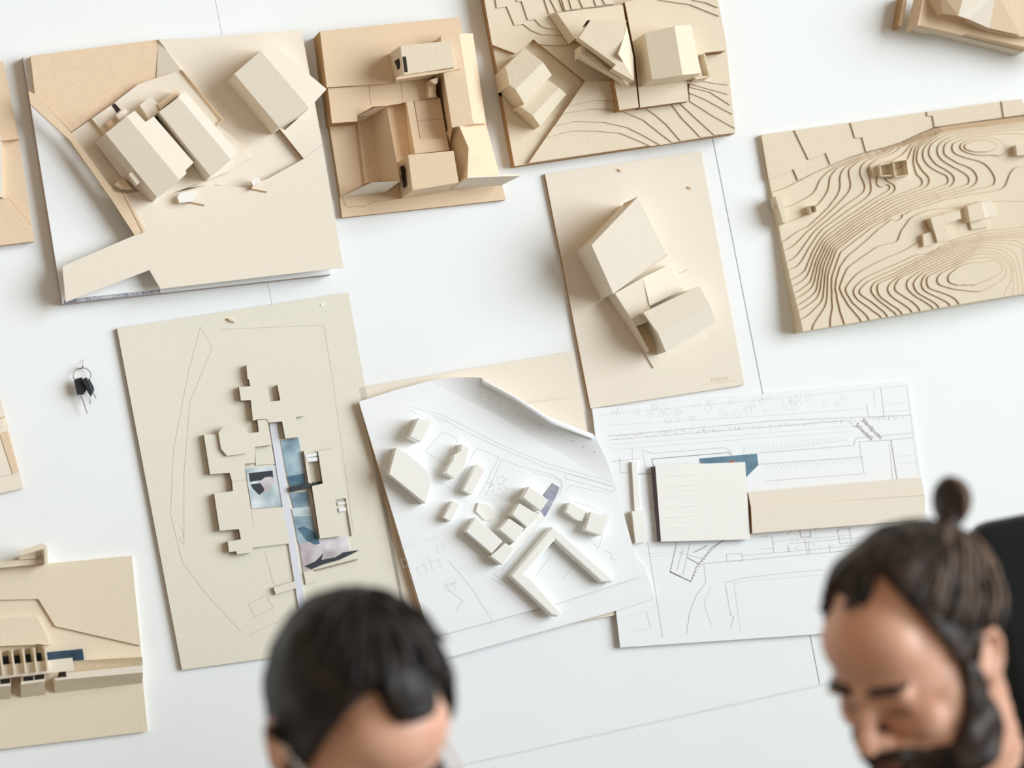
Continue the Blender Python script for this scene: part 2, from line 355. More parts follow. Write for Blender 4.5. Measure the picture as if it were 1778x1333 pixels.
# ------------------------------------------------------------------ model in the top right corner
t = thing('architectural_model', 'kraft card model with folded roofs cut off in the top right corner', 'model', W((1690, 30)), 'architectural models on the wall')
slab('base', t, F, [(460,310),(520,-100),(2200,-100),(2200,700),(1760,580),(1070,420),(1000,435)], 55, 40, KRAFT)
one('side_wall', t, 'plate', vh(F, (310,400,35),(425,-100,35),(540,-100,60),(455,310,60)), 3, KRAFT)
slab('fin', t, F, [(215,320),(285,-60),(330,-60),(265,330)], 30, 2, KRAFT, BEDGE)
slab('lower_ledge', t, F, [(430,335),(465,312),(1010,435),(1780,620),(1770,650),(980,455),(650,375),(620,390)], 30, 0, KRAFTL)
one('roof', t, 'plate', vh(F, (740,-100,80),(755,165,80),(960,195,95),(1040,-100,95)), 3, KRAFT)
one('roof', t, 'plate', vh(F, (1040,-100,95),(960,195,95),(1080,235,85),(1350,352,80),(1430,-100,95)), 3, KRAFTL)
one('roof', t, 'plate', vh(F, (1430,-100,95),(1350,352,80),(1740,440,75),(1850,-100,85)), 3, KRAFT)
one('inner_wall', t, 'relief', vh(F, (755,168,78),(740,-100,78),(560,-100,56),(620,60,56)), [[0,1,2,3]], 55, KRAFT)
slab('roof_support', t, F, [(1080,260),(1350,370),(1740,455),(1900,450),(1850,-50),(1080,-50)], 70, 55, KRAFT)

# ------------------------------------------------------------------ model 5: house on a sheet
t = thing('architectural_model', 'flat kraft sheet with one tall folded house and low annexes, centre right', 'model', W((1120, 480)), 'architectural models on the wall')
slab('base_sheet', t, E, [(45,172),(798,62),(1008,1188),(265,1303)], 7, 0, KRAFTL, BEDGE)
relief('house', t, E, [(492,283,92),(632,560,74),(375,750,76),(270,515,76)], [[0,1,2,3]], 7, KRAFTL)
one('eave_flap', t, 'plate', vh(E, (422,314,50),(492,282,92),(435,335,70)), 1.5, KRAFT)
slab('plinth', t, E, [(350,765),(530,1042),(570,1108),(818,982),(745,630),(690,655),(640,560),(380,740)], 9.5, 7, KRAFTL, KRAFT)
relief('annex', t, E, [(383,748,45),(517,672,45),(552,808,45),(541,885,45),(485,908,45),(548,1026,30),(533,1035,10),(347,765,10)], [[0,1,2,3,4],[0,4,5,6,7]], 9, KRAFTL)
relief('annex', t, E, [(517,672,45),(652,606,34),(718,725,34),(552,808,45)], [[0,1,2,3]], 9, KRAFTL)
relief('gabled_annex', t, E, [(520,840,68),(790,712,68),(845,812,78),(592,942,78),(870,888,56),(628,1030,56),(600,1012,30),(538,885,30)], [[0,1,2,3],[3,2,4,5],[0,3,5,6,7]], 9, KRAFTL)
slab('sunken_yard', t, E, [(485,912),(540,886),(598,1006),(548,1028)], 16, 9, KRAFT)
b = MB()
for k in range(7):
    x = 846+k*12; b.line(pts(E, (x,1165-k*1.3),(x+5,1158-k*1.5),(x+4,1172-k*1.2),(x+10,1170-k*1.4)), .45, 7.2, mat('pencil_mark', (.6,.45,.3), .9) if k == 0 else bpy.data.materials['pencil_mark'])
b.line(pts(E, (800,1190),(975,1165)), .4, 7.2, bpy.data.materials['pencil_mark']); b.build('pencil_signature', t)
for (x, y) in ((405,152),(742,236)):
    slab('tack', t, E, [(x-6,y-5),(x+6,y-2),(x+12,y+8),(x,y+6)], 10, 7, KRAFT)

# ------------------------------------------------------------------ model 4: grey board with low house and collage
t = thing('architectural_model', 'grey board model with low stepped house and photo collage strip, behind the short-haired person', 'model', W((450, 820)), 'architectural models on the wall')
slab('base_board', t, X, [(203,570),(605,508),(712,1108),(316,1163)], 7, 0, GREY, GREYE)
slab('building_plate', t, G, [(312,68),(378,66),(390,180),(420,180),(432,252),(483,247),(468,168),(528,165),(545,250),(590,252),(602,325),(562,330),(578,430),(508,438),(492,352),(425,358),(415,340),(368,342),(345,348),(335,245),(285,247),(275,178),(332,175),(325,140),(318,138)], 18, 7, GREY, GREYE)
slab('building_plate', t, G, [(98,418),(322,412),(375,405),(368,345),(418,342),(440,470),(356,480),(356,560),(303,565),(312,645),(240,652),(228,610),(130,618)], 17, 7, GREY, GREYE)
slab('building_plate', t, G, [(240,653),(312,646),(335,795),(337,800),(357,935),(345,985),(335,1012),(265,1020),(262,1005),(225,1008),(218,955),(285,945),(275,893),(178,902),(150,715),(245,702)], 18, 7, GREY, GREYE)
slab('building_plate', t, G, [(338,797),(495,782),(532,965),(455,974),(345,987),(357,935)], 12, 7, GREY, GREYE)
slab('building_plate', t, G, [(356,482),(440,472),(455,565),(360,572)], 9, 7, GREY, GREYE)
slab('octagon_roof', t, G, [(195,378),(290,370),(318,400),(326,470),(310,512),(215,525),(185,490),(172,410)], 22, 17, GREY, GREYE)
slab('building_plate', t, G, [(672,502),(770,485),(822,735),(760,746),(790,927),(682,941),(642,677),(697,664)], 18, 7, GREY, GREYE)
for q in ([(608,520),(668,508),(670,525),(612,535)], [(614,535),(670,530),(672,550),(616,556)], [(770,762),(808,756),(810,765),(772,772)], [(776,788),(812,784),(814,800),(778,806)]):
    slab('frame_bar', t, G, q, 16, 7, FBOARD)
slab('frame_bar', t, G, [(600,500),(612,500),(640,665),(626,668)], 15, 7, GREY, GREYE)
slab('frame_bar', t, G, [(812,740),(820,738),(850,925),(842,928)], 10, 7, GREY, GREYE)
slab('building_plate', t, G, [(448,1187),(555,1155),(562,1190),(460,1222)], 13, 7, GREY, GREYE)
slab('building_plate', t, G, [(600,1112),(665,1100),(672,1150),(612,1172)], 10, 7, GREY, GREYE)
one('boundary_wall', t, 'bar', G(660,1101), G(872,1046), 1.6, 12, 7, GREYE)
# collage prints
WHP = mat('blurred_white_print', (.74,.80,.82), .5, .3, 30, col2=(.40,.50,.53), detail=1)
SKY = mat('blue_grey_print', (.42,.56,.62), .5, .3, 22, col2=(.13,.22,.28), detail=2)
PINK = mat('pink_white_print', (.78,.74,.76), .5, .3, 25, col2=(.45,.38,.40), detail=2)
BLK = mat('black_print', (.04,.045,.055), .5); LAV = mat('pale_lilac_strip', (.72,.74,.80), .6)
NAVY = mat('navy_print', (.05,.10,.15), .5, .5, 60, col2=(.10,.20,.27))
ph = slab('photo_print', t, G, [(308,590),(460,572),(496,780),(340,790)], 8.5, 7, WHP)
b = MB(); b.slab(pts(G, (325,612),(444,598),(448,638),(330,656)), 8.7, 8.5, BLK)
b.slab(pts(G, (333,668),(398,660),(402,700),(378,722),(345,690)), 8.7, 8.5, BLK)
b.slab(pts(G, (378,655),(408,632),(440,630),(462,650),(440,672),(425,700),(395,720),(402,690)), 8.9, 8.5, PINK); b.build('photo_image', ph)
slab('photo_print', t, G, [(485,448),(574,435),(600,560),(610,665),(532,680),(510,590)], 8.5, 7, SKY)
slab('photo_print', t, G, [(517,628),(604,614),(608,665),(532,680)], 9, 8.5, NAVY)
slab('photo_print', t, G, [(530,712),(622,705),(632,776),(552,790)], 8.5, 7, SKY)
slab('photo_print', t, G, [(540,790),(636,778),(646,830),(550,830)], 9.2, 7, WHP)
slab('photo_print', t, G, [(548,830),(642,832),(684,968),(575,970)], 8.5, 7, SKY)
slab('photo_image', t, G, [(570,888),(600,880),(652,905),(683,966),(655,972),(615,950)], 8.8, 8.4, NAVY)
slab('photo_print', t, G, [(578,965),(822,928),(832,1002),(600,1110)], 8.7, 7, PINK)
b = MB(); b.slab(pts(G, (605,1080),(660,1055),(700,1015),(690,1048),(760,1035),(800,1010),(882,998),(840,1020),(780,1048),(700,1070),(640,1095)), 9, 8.6, BLK); b.build('photo_image', t)
slab('bridge_bar', t, G, [(530,682),(636,660),(638,684),(536,707)], 15, 7, BLK)
slab('bridge_bar', t, G, [(640,660),(695,652),(697,664),(642,676)], 10, 7, BLK)
slab('route_strip', t, G, [(428,362),(465,359),(612,1290),(576,1295)], 9.6, 7, LAV)
b = MB()
for l in ([(305,150),(265,300),(215,560),(205,780),(245,940),(330,1050),(440,1170)], [(345,220),(270,400),(250,640),(250,880)], [(370,158),(718,143),(745,300)], [(520,900),(550,1010)],
          [(465,1080),(525,1050),(550,1090),(490,1122),(465,1080)], [(800,700),(818,840)], [(470,1180),(560,1140),(620,1100)], [(240,820),(250,850),(232,860),(252,880)]):
    b.line(pts(G2, *l), .45, 7.15, PENCIL)
b.line(pts(G2, (745,300),(800,700)), .3, 7.15, PENCIL); b.line(pts(G2, (345,220),(305,150)), .3, 7.15, PENCIL); b.build('pencil_lines', t)
slab('paper_scrap', t, G2, [(708,74),(720,68),(722,76),(710,80)], 8, 7, PAPER)
slab('tack', t, G2, [(395,120),(410,122),(422,134),(405,130)], 11, 7, KRAFT)

# ------------------------------------------------------------------ loose kraft sheets behind the white site model
for i, (q, hh, lb) in enumerate((([(623,673),(996,610),(1072,1067),(712,1132)], (0, 7), 'pale kraft sheet behind the white site model, its top corners showing'),
                    ([(634,735),(1000,690),(1058,1064),(745,1122)], (7.2, 12), 'narrow kraft sheet edge between the white site model and the larger kraft sheet'))):
    o = one('kraft_sheet', None, 'slab', q, hh[1], hh[0], KRAFTL, BEDGE); setp(o, lb, 'card')

# ------------------------------------------------------------------ model 5: white site model with a curling sheet
t = thing('architectural_model', 'white foam block site model on a printed plan with a curling corner, lower middle', 'model', W((860, 880)), 'architectural models on the wall')
slab('lower_sheet', t, X, [(640,740),(1050,880),(1086,945),(1120,985),(1138,1038),(1070,1060),(772,1143),(745,1105)], 15, 12.2, FBOARD)
slab('plan_sheet', t, X, [(623,697),(690,676),(745,661),(780,672),(860,718),(960,778),(1069,842),(1113,1000),(972,1046),(753,1106),(736,1072)], 20, 15.2, FBOARD, BEDGE)
# curl: cross sections from the fold to the lip
cs = []
def bez(a, b2, c, tt): return tuple((1-tt)**2*a[i]+2*tt*(1-tt)*b2[i]+tt*tt*c[i] for i in range(3))
fold = [(745,661),(860,718),(960,778),(1069,842)]; mid = [(800,652),(872,712),(965,745),(1052,790)]; lip = [(835,656),(888,683),(955,725),(1030,753)]
def smp(l, u):
    f = u*(len(l)-1); i = min(int(f), len(l)-2); f -= i; return (l[i][0]*(1-f)+l[i+1][0]*f, l[i][1]*(1-f)+l[i+1][1]*f)
b = MB(); NU, NV = 24, 12; grid = []
for iu in range(NU+1):
    u = iu/NU; a = smp(fold, u); m_ = smp(mid, u); l_ = smp(lip, u); amp = .35+.65*math.sin(math.pi*(.1+.8*u)); row = []
    for iv in range(NV+1):
        x, y, h = bez((*a, 20.1), (*m_, 21+3*amp), (*l_, 20+36*amp), iv/NV); row.append(W((x, y), h))
    x, y, h = (l_[0]+3, l_[1]+5, 20+38*amp); row.append(W((x, y), h)); x, y, h = (l_[0]+2, l_[1]+10, 20+34*amp)
    row.append(W((x, y), h)); grid.append(row)
off = Vector((0, .0008, 0)); n = len(grid[0])
for lay_ in (0, 1):
    for row in grid: b.v += [p+off*lay_ for p in row]
NN = (NU+1)*n
for i in range(NU):
    for j in range(n-1):
        q = [i*n+j, (i+1)*n+j, (i+1)*n+j+1, i*n+j+1]; b.f.append(q); b.m.append(b.mi(PAPER)); b.f.append([NN+k for k in reversed(q)]); b.m.append(0)
def rim(*ids): b.face([b.v[k] for k in ids], PAPER)
for i in range(NU):
    for j in (0, n-1): rim(i*n+j, (i+1)*n+j, NN+(i+1)*n+j, NN+i*n+j)
for j in range(n-1):
    for i in (0, NU): rim(i*n+j, i*n+j+1, NN+i*n+j+1, NN+i*n+j)
b.build('curled_corner', t, smooth=True, label='top right corner of the sheet curling forward')
b = MB()
for k in range(12):
    i = 4+k*20//12; i2 = 4+k*20/12-i; p = grid[i][6].lerp(grid[min(i+1, NU)][6], max(0, i2)); d = .0009
    b.face([p+Vector((d*math.cos(a*math.pi/3), -.0004, d*math.sin(a*math.pi/3))) for a in range(6)], INKD)
b.build('printed_dots', t)
W5 = [('a', Q2, [(530,150),(660,200),(552,405),(436,350)], 58), ('b', Q2, [(292,462),(400,520),(600,690),(668,800),(598,1052),(216,742)], 52),
 ('c', Q2, [(975,425),(1060,470),(1000,700),(900,790),(812,730),(840,672),(890,600),(900,545),(970,500)], 50), ('d', Q2, [(1140,640),(1230,692),(1082,962),(995,912)], 46),
 ('e', Q2, [(885,1025),(962,1062),(862,1242),(792,1200)], 44), ('f', Q, [(228,382),(458,590),(366,695),(146,505)], 48), ('g', Q, [(480,605),(560,652),(456,790),(356,716)], 50),
 ('h', Q, [(515,395),(642,480),(566,600),(430,486)], 52), ('i', Q, [(600,265),(780,372),(668,470),(540,360)], 54), ('j', Q, [(685,120),(850,236),(786,330),(636,216)], 56),
 ('k', Q, [(1030,256),(1176,330),(1140,420),(1080,400),(1000,338)], 44), ('l', Q, [(1216,336),(1362,376),(1310,540),(1166,492)], 50)]
for k, cr, q, hh in W5: slab('foam_block', t, cr, q, hh-8, 20, FOAM, bevel=.6)
slab('foam_wing', t, Q, [(885,455),(950,500),(1425,925),(1385,945),(1300,942),(905,582),(652,868),(700,900),(975,1205),(930,1240),(870,1222),(520,890)], 38, 20, FOAM, bevel=4)
slab('foam_terrace', t, Q, [(782,335),(822,386),(482,762),(440,700),(560,590),(660,470)], 32, 20, FOAM)
slab('foam_garden', t, Q, [(250,260),(330,270),(395,330),(380,400),(310,410),(230,330)], 24, 20, FOAM)
slab('photo_print', t, Q, [(886,92),(946,130),(906,225),(880,270),(805,196)], 21, 20, mat('grey_violet_print', (.42,.42,.50), .6, .4, 45, col2=(.20,.20,.27)))
slab('photo_print', t, Q, [(850,245),(884,270),(820,382),(780,330)], 21, 20, bpy.data.materials['grey_violet_print'])
b = MB()
for l in ([(430,295),(560,345),(900,520),(1250,665),(1730,800)], [(480,330),(640,420),(900,545),(1240,690),(1720,820)], [(300,265),(440,315),(500,365),(540,370)], [(295,290),(430,360)],
          [(400,580),(520,440),(610,480),(625,510),(600,560)], [(400,580),(560,690)], [(600,850),(760,555),(915,620),(780,889)], [(825,889),(935,635),(1080,690),(1290,740),(1345,790),(1360,830),(1340,889)],
          [(1385,735),(1380,770),(1720,860),(1740,835),(1400,735)], [(1385,850),(1420,815),(1560,850),(1700,870)], [(460,780),(590,845)], [(520,110),(640,160),(720,195)]):
    b.line(pts(U, *l), .5, 20.25, INKF)
for l in ([(0,760),(200,1000),(360,1260),(420,1333)], [(60,540),(400,830),(450,835),(810,400),(970,110),(960,60),(720,0)], [(350,900),(540,1010)], [(370,860),(560,1000)], [(730,905),(890,690)], [(970,915),(1095,770)],
          [(975,270),(985,345),(1080,430),(1280,650),(1370,380),(1240,300),(980,230)], [(0,1010),(120,1100),(60,1180)], [(1330,670),(1400,700),(1390,740),(1440,755)]):
    b.line(pts(Q, *l), .5, 20.25, INKF)
rnd = random.Random(3)
for k in range(26):
    x, y = 30+rnd.random()*420, 120+rnd.random()*900
    if x < 20+(y-250)*.30+40: x += 160
    a = -.35; w2, h2 = 14+rnd.random()*30, 10+rnd.random()*22
    if y > 700 and x < 520:
        q = [(x,y),(x+w2,y+w2*a),(x+w2-h2*a,y+w2*a+h2),(x-h2*a,y+h2)]; b.line(pts(H, *q), .35, 20.25, INKF, True)
b.build('printed_plan', t)
b = MB()
for k in range(60):
    x, y = 560+rnd.random()*100, 545+rnd.random()*110; d = 1.6
    b.face([W(p, 20.3) for p in pts(H, (x-d,y-d),(x+d,y-d),(x+d,y+d),(x-d,y+d))], INKF)
b.build('dotted_hatch', t)

# ------------------------------------------------------------------ model 6: plan board with white block
t = thing('architectural_model', 'white plan board model with large white block and long kraft bars, behind the bearded person', 'model', W((1320, 880)), 'architectural models on the wall')
slab('base_board', t, X, [(1028,709),(1577,662),(1636,1086),(1077,1124)], 10, 0, FBOARD, mat('grey_white_edge', (.55,.53,.50), .8))
PURP = mat('dark_violet_card', (.12, .09, .105), .8)
slab('hall_sides', t, I, [(332,452),(755,438),(776,788),(362,798)], 22, 10, PURP)
slab('hall_roof', t, I, [(341,447),(757,432),(780,790),(368,800)], 24, 22, FOAM)
b = MB()
for k in range(6):
    y = 490+k*48; b.bar(I(385+k*2,y+6), I(545,y-6), 1.2, 24.6, 24, FOAM)
b.build('roof_ribs', t)
slab('long_bar', t, I, [(770,573),(1573,503),(1588,585),(1270,606),(783,637)], 22, 10, KRAFTL, BEDGE)
slab('long_bar', t, I, [(784,636),(1262,607),(1590,586),(1588,700),(790,762)], 27, 10, KRAFTL, BEDGE)
slab('water_print', t, I, [(548,415),(812,393),(818,446),(762,502),(757,430),(600,440),(550,436)], 11, 10, TEAL)
slab('orange_mark', t, I, [(676,432),(704,422),(706,434),(690,438)], 11.4, 11, mat('orange_print', (.45,.09,.02), .6))
slab('foam_rod', t, I, [(232,430),(256,428),(272,655),(246,658)], 16, 10, FOAM)
slab('foam_rod', t, I, [(233,660),(286,655),(306,800),(250,808)], 22, 10, FOAM)
b = MB()
hz = 10.2
for l in ([(45,183),(1510,100)], ): pass
for l, m_, wd in (
    ([(85,215),(1505,78),(1560,500)], INKF, .4), ([(125,312),(900,240),(1525,215)], INK, .6), ([(130,330),(700,283),(1235,238),(1260,270),(1280,268)], INK, .5), ([(125,262),(900,215),(1300,185)], INKF, .4),
    ([(140,350),(700,310),(1300,262)], INKF, .4), ([(140,375),(700,330),(1250,290)], INKF, .4), ([(290,380),(330,392),(660,365),(690,380),(695,400)], INK, .5), ([(325,418),(680,388),(690,400)], INKD, .7),
    ([(325,418),(332,450)], INKD, .7), ([(140,430),(270,415)], INK, .5), ([(175,415),(180,480),(245,485)], INK, .5), ([(260,488),(330,484)], INKD, .7), ([(235,365),(245,800)], INKF, .4), ([(280,365),(300,480)], INKF, .4),
    ([(820,390),(1260,355),(1268,325),(1290,318),(1530,298)], INK, .6), ([(820,442),(1300,408)], INK, .6), ([(1285,338),(1430,330),(1535,318)], INK, .6), ([(1285,338),(1308,490)], INK, .5), ([(1432,330),(1460,510)], INKD, .8),
    ([(1425,350),(1440,510)], INK, .5), ([(850,520),(1300,486)], INK, .5), ([(1320,170),(1330,230),(1400,222),(1385,90)], INK, .5), ([(1350,100),(1360,180)], INKF, .4), ([(1400,165),(1515,155)], INKF, .4), ([(1400,200),(1520,190)], INKF, .4),
    ([(1460,405),(1540,398)], INKF, .4), ([(1465,440),(1545,432)], INKF, .4), ([(750,360),(750,395),(1230,330)], INKF, .3),
    ([(440,805),(410,940),(505,985),(530,920),(600,830),(655,795)], INKD, .7), ([(410,940),(505,985)], INKD, 1.0), ([(450,850),(560,880)], INK, .5), ([(470,830),(440,935)], INK, .5), ([(500,810),(470,950)], INK, .5), ([(520,850),(580,820)], INKD, .8), ([(490,875),(545,905)], INKD, .8),
    ([(305,800),(375,1245)], INK, .5), ([(260,860),(650,830)], INKF, .4), ([(565,902),(1200,845),(1310,830)], INK, .6), ([(565,902),(575,985)], INK, .5), ([(575,990),(530,1050),(500,1130),(485,1230)], INK, .6), ([(600,1010),(570,1070),(575,1120),(605,1190)], INKF, .5),
    ([(670,858),(740,855),(745,888),(672,892),(670,858)], INK, .5), ([(745,865),(1160,828),(1300,815)], INK, .5), ([(820,780),(880,772),(890,850)], INK, .5), ([(825,835),(885,830)], INK, .5), ([(960,810),(1300,780)], INK, .5), ([(955,815),(962,850)], INK, .5),
    ([(880,800),(1250,770)], INK, .4), ([(1035,795),(1045,860)], INK, .6), ([(1048,795),(1056,860)], INK, .5), ([(1010,745),(1015,780),(1060,778),(1058,742)], INKD, .6), ([(1185,745),(1240,740),(1250,805),(1195,810),(1185,745)], INK, .6), ([(1145,815),(1150,850),(1210,845)], INK, .6),
    ([(660,990),(740,970),(900,950),(1120,930)], INK, .5), ([(685,990),(900,972),(1130,952)], INKF, .4), ([(665,995),(690,1140),(705,1150),(690,1200)], INK, .5), ([(705,990),(735,1215)], INKF, .4), ([(160,1115),(335,1060)], INK, .5),
    ([(230,1140),(300,1125),(320,1200),(240,1215)], INKF, .4), ([(340,820),(690,800)], INKF, .4), ([(310,870),(400,865)], INKF, .3)):
    b.line(pts(I, *l), wd*1.4, hz, m_)
for k in range(26):                                                 # parking bays
    x = 760+k*18.5; y = 392-k*1.9; b.line(pts(I, (x,y-8),(x-3,y-34)), .3, hz, INKF)
for k in range(24):                                                 # marks along the building front
    x = 850+k*19; y = 440-k*1.4; b.line(pts(I, (x,y),(x+10+rnd.random()*12,y+18+rnd.random()*14)), .35, hz, INKF)
for k in range(150):                                                # ticks on the street line
    x = 130+rnd.random()*1390; y = 312-(x-125)*.0655+rnd.uniform(-8, 8); b.line(pts(I, (x,y),(x+rnd.uniform(-5,5),y+rnd.uniform(3,9))), .4, hz, INK if k % 3 else INKD)
for k in range(46):                                                 # marks in the lower terraces
    x = 820+rnd.random()*480; y = 800-(x-820)*.07+rnd.uniform(-45, 45); b.line(pts(I, (x,y),(x+rnd.uniform(-2,2),y+rnd.uniform(4,12))), .5, hz, INK if k % 3 else INKD)
for k in range(50):                                                 # hall edge hatching
    x = 318+rnd.random()*18; y = 470+rnd.random()*320; b.line(pts(I, (x,y),(x+rnd.uniform(2,8),y+rnd.uniform(-5,5))), .5, hz, INKD if k % 2 else INK)
for k in range(40):                                                 # stair dots
    f = k/39; x, y = 410+95*f, 940+45*f
    if k > 20: f = (k-20)/19; x, y = 505+150*f, 985-190*f-25*math.sin(math.pi*f)
    d = 2.2; b.face([W(p, hz+.05) for p in pts(I, (x-d,y-d),(x+d,y-d),(x+d,y+d),(x-d,y+d))], INKD)
for k in range(44):                                                 # trees
    x = 150+rnd.random()*1120; y = 245-(x-125)*.085+rnd.uniform(-55, 20)
    r_ = 9+rnd.random()*6; b.line(pts(I, *[(x+r_*math.cos(a*math.pi/4), y+r_*math.sin(a*math.pi/4)) for a in range(8)]), .3, hz, INKF, True)
b.build('printed_plan', t)
text('printed_lettering', 'Standpunkt', I(1296,240), hz, 11, 0, INKD, t, to=I(1296+79,240+80))
text('printed_lettering', 'Schaubild', I(1266,262), hz, 11, 0, INKD, t, to=I(1266+74,262+72))

# ------------------------------------------------------------------ models cut by the left edge
t = thing('architectural_model', 'kraft card sheet model cut off by the left edge, beside the gabled model', 'model', W((20, 270)), 'architectural models on the wall')
slab('base', t, K, [(-160,95),(20,58),(124,580),(228,1252),(-160,1300)], 8, 0, KRAFT, BEDGE)
slab('raised_field', t, K, [(-160,95),(20,58),(112,570),(-160,590)], 12, 8, KRAFT, BEDGE)
slab('raised_field', t, K, [(-160,985),(58,968),(210,1150),(124,600),(20,590),(-160,590)], 10, 8, KRAFT, KRAFT)
slab('lower_field', t, K, [(-160,990),(58,970),(210,1152),(228,1252),(-160,1300)], 16, 8, KRAFT, BEDGE)
one('low_wall', t, 'bar', K(-60,592), K(128,568), 2.5, 24, 8, KRAFT)
slab('house', t, K, [(-120,600),(12,565),(22,960),(-120,970)], 22, 8, KRAFTL)
t = thing('architectural_model', 'small corner of a kraft card model at the left edge, above the pool model', 'model', W((8, 790)), 'architectural models on the wall')
slab('base', t, L, [(-160,-80),(5,-40),(180,655),(-160,728)], 8, 0, KRAFTL, BEDGE)
slab('raised_field', t, L, [(0,240),(58,215),(145,525),(100,545)], 11, 8, KRAFT, BEDGE)
slab('raised_field', t, L, [(-100,120),(20,105),(35,200),(0,238),(98,545),(-100,580)], 10, 8, KRAFTL, KRAFT)
one('low_wall', t, 'bar', L(-60,128), L(38,100), 2, 18, 8, KRAFT)

# ------------------------------------------------------------------ model with blue pool, bottom left
t = thing('architectural_model', 'kraft card model with dark blue pool and row of fins, bottom left', 'model', W((90, 1140)), 'architectural models on the wall')
slab('base', t, J, [(-240,290),(0,265),(705,198),(752,680),(765,880),(790,1137),(-240,1262)], 10, 0, MDF, MDF)
slab('upper_field', t, J, [(-240,290),(0,265),(705,198),(750,678),(690,665),(295,575),(205,430),(-240,440)], 14, 10, MDF, BEDGE)
b = MB(); b.slab(pts(J2, (-200,-40),(440,-70),(600,260),(-200,290)), 20, 10, MDF); b.build('sloping_lawn', t)
slab('low_wall', t, J2, [(440,255),(610,250),(612,268),(560,272)], 24, 10, MDF)
slab('pool', t, J2, [(-200,430),(980,316),(1000,448),(-200,560)], 15, 10, BLUE, BLUE)
relief('embankment', t, J2, [(780,465,34),(1690,412,34),(1696,515,14),(780,605,14)], [[0,1,2,3]], 10, MDF)
slab('terrace', t, J2, [(780,603),(1696,513),(1697,595),(652,690),(650,665),(790,650)], 46, 10, KRAFTL)
relief('embankment', t, J2, [(650,690,46),(1697,595,46),(1692,722,10),(650,842,10)], [[0,1,2,3]], 8, MDF)
slab('roof', t, J2, [(-200,538),(860,420),(882,572),(0,668),(-200,692)], 62, 56, KRAFTL, MDF)
slab('roof_support', t, J2, [(-200,520),(640,460),(660,600),(-200,670)], 56, 10, MDF)
for x, y in ((5,340),(142,328),(275,313),(405,300),(535,283)):
    q = [(x-11,y),(x+11,y),(x+46,y+290),(x+24,y+290)]
    slab('fin', t, J2, q, 74, 12, MDF, MDF)
for q, d in ((((-180,760),(130,735),(130,900),(-180,925)), [((5,680),(120,665),(122,722),(8,735))]),
             (((250,715),(535,682),(537,857),(250,888)), [((275,650),(395,637),(397,690),(280,700)), ((412,632),(522,618),(524,672),(416,685))])):
    relief('window_box', t, J2, [(*q[0],52),(*q[1],52),(*q[2],12),(*q[3],12)], [[0,1,2,3]], 10, MDF)
    slab('window_box_rim', t, J2, [(q[0][0]+2,q[0][1]-8),(q[1][0],q[1][1]-8),(q[1][0],q[1][1]+18),(q[0][0],q[0][1]+24)], 54, 50, KRAFTL)
    slab('window_box_side', t, J2, [(q[0][0]+8,q[0][1]-75),(q[1][0],q[1][1]-85),(q[1][0],q[1][1]),(q[0][0]+8,q[0][1])], 48, 10, MDF)
    for dd in d: one('opening_shade_plate', t, 'slab', pts(J2, *dd), 48.6, 48, DARK)
one('opening_shade_plate', t, 'slab', pts(J2, (702,592),(780,585),(790,645),(682,652)), 47, 46, DARK)
slab('corner_box', t, J, [(95,176),(226,131),(250,148),(240,160),(112,197)], 52, 46, MDF)
slab('corner_box', t, J, [(236,150),(252,148),(256,238),(240,245)], 48, 0, MDF)
slab('corner_box', t, J, [(-200,250),(0,228),(98,222),(240,218),(252,240),(0,264),(-200,285)], 30, 14, MDF, BEDGE)
slab('corner_box', t, J, [(104,200),(120,195),(190,178),(190,215),(104,220)], 32, 0, MDF)

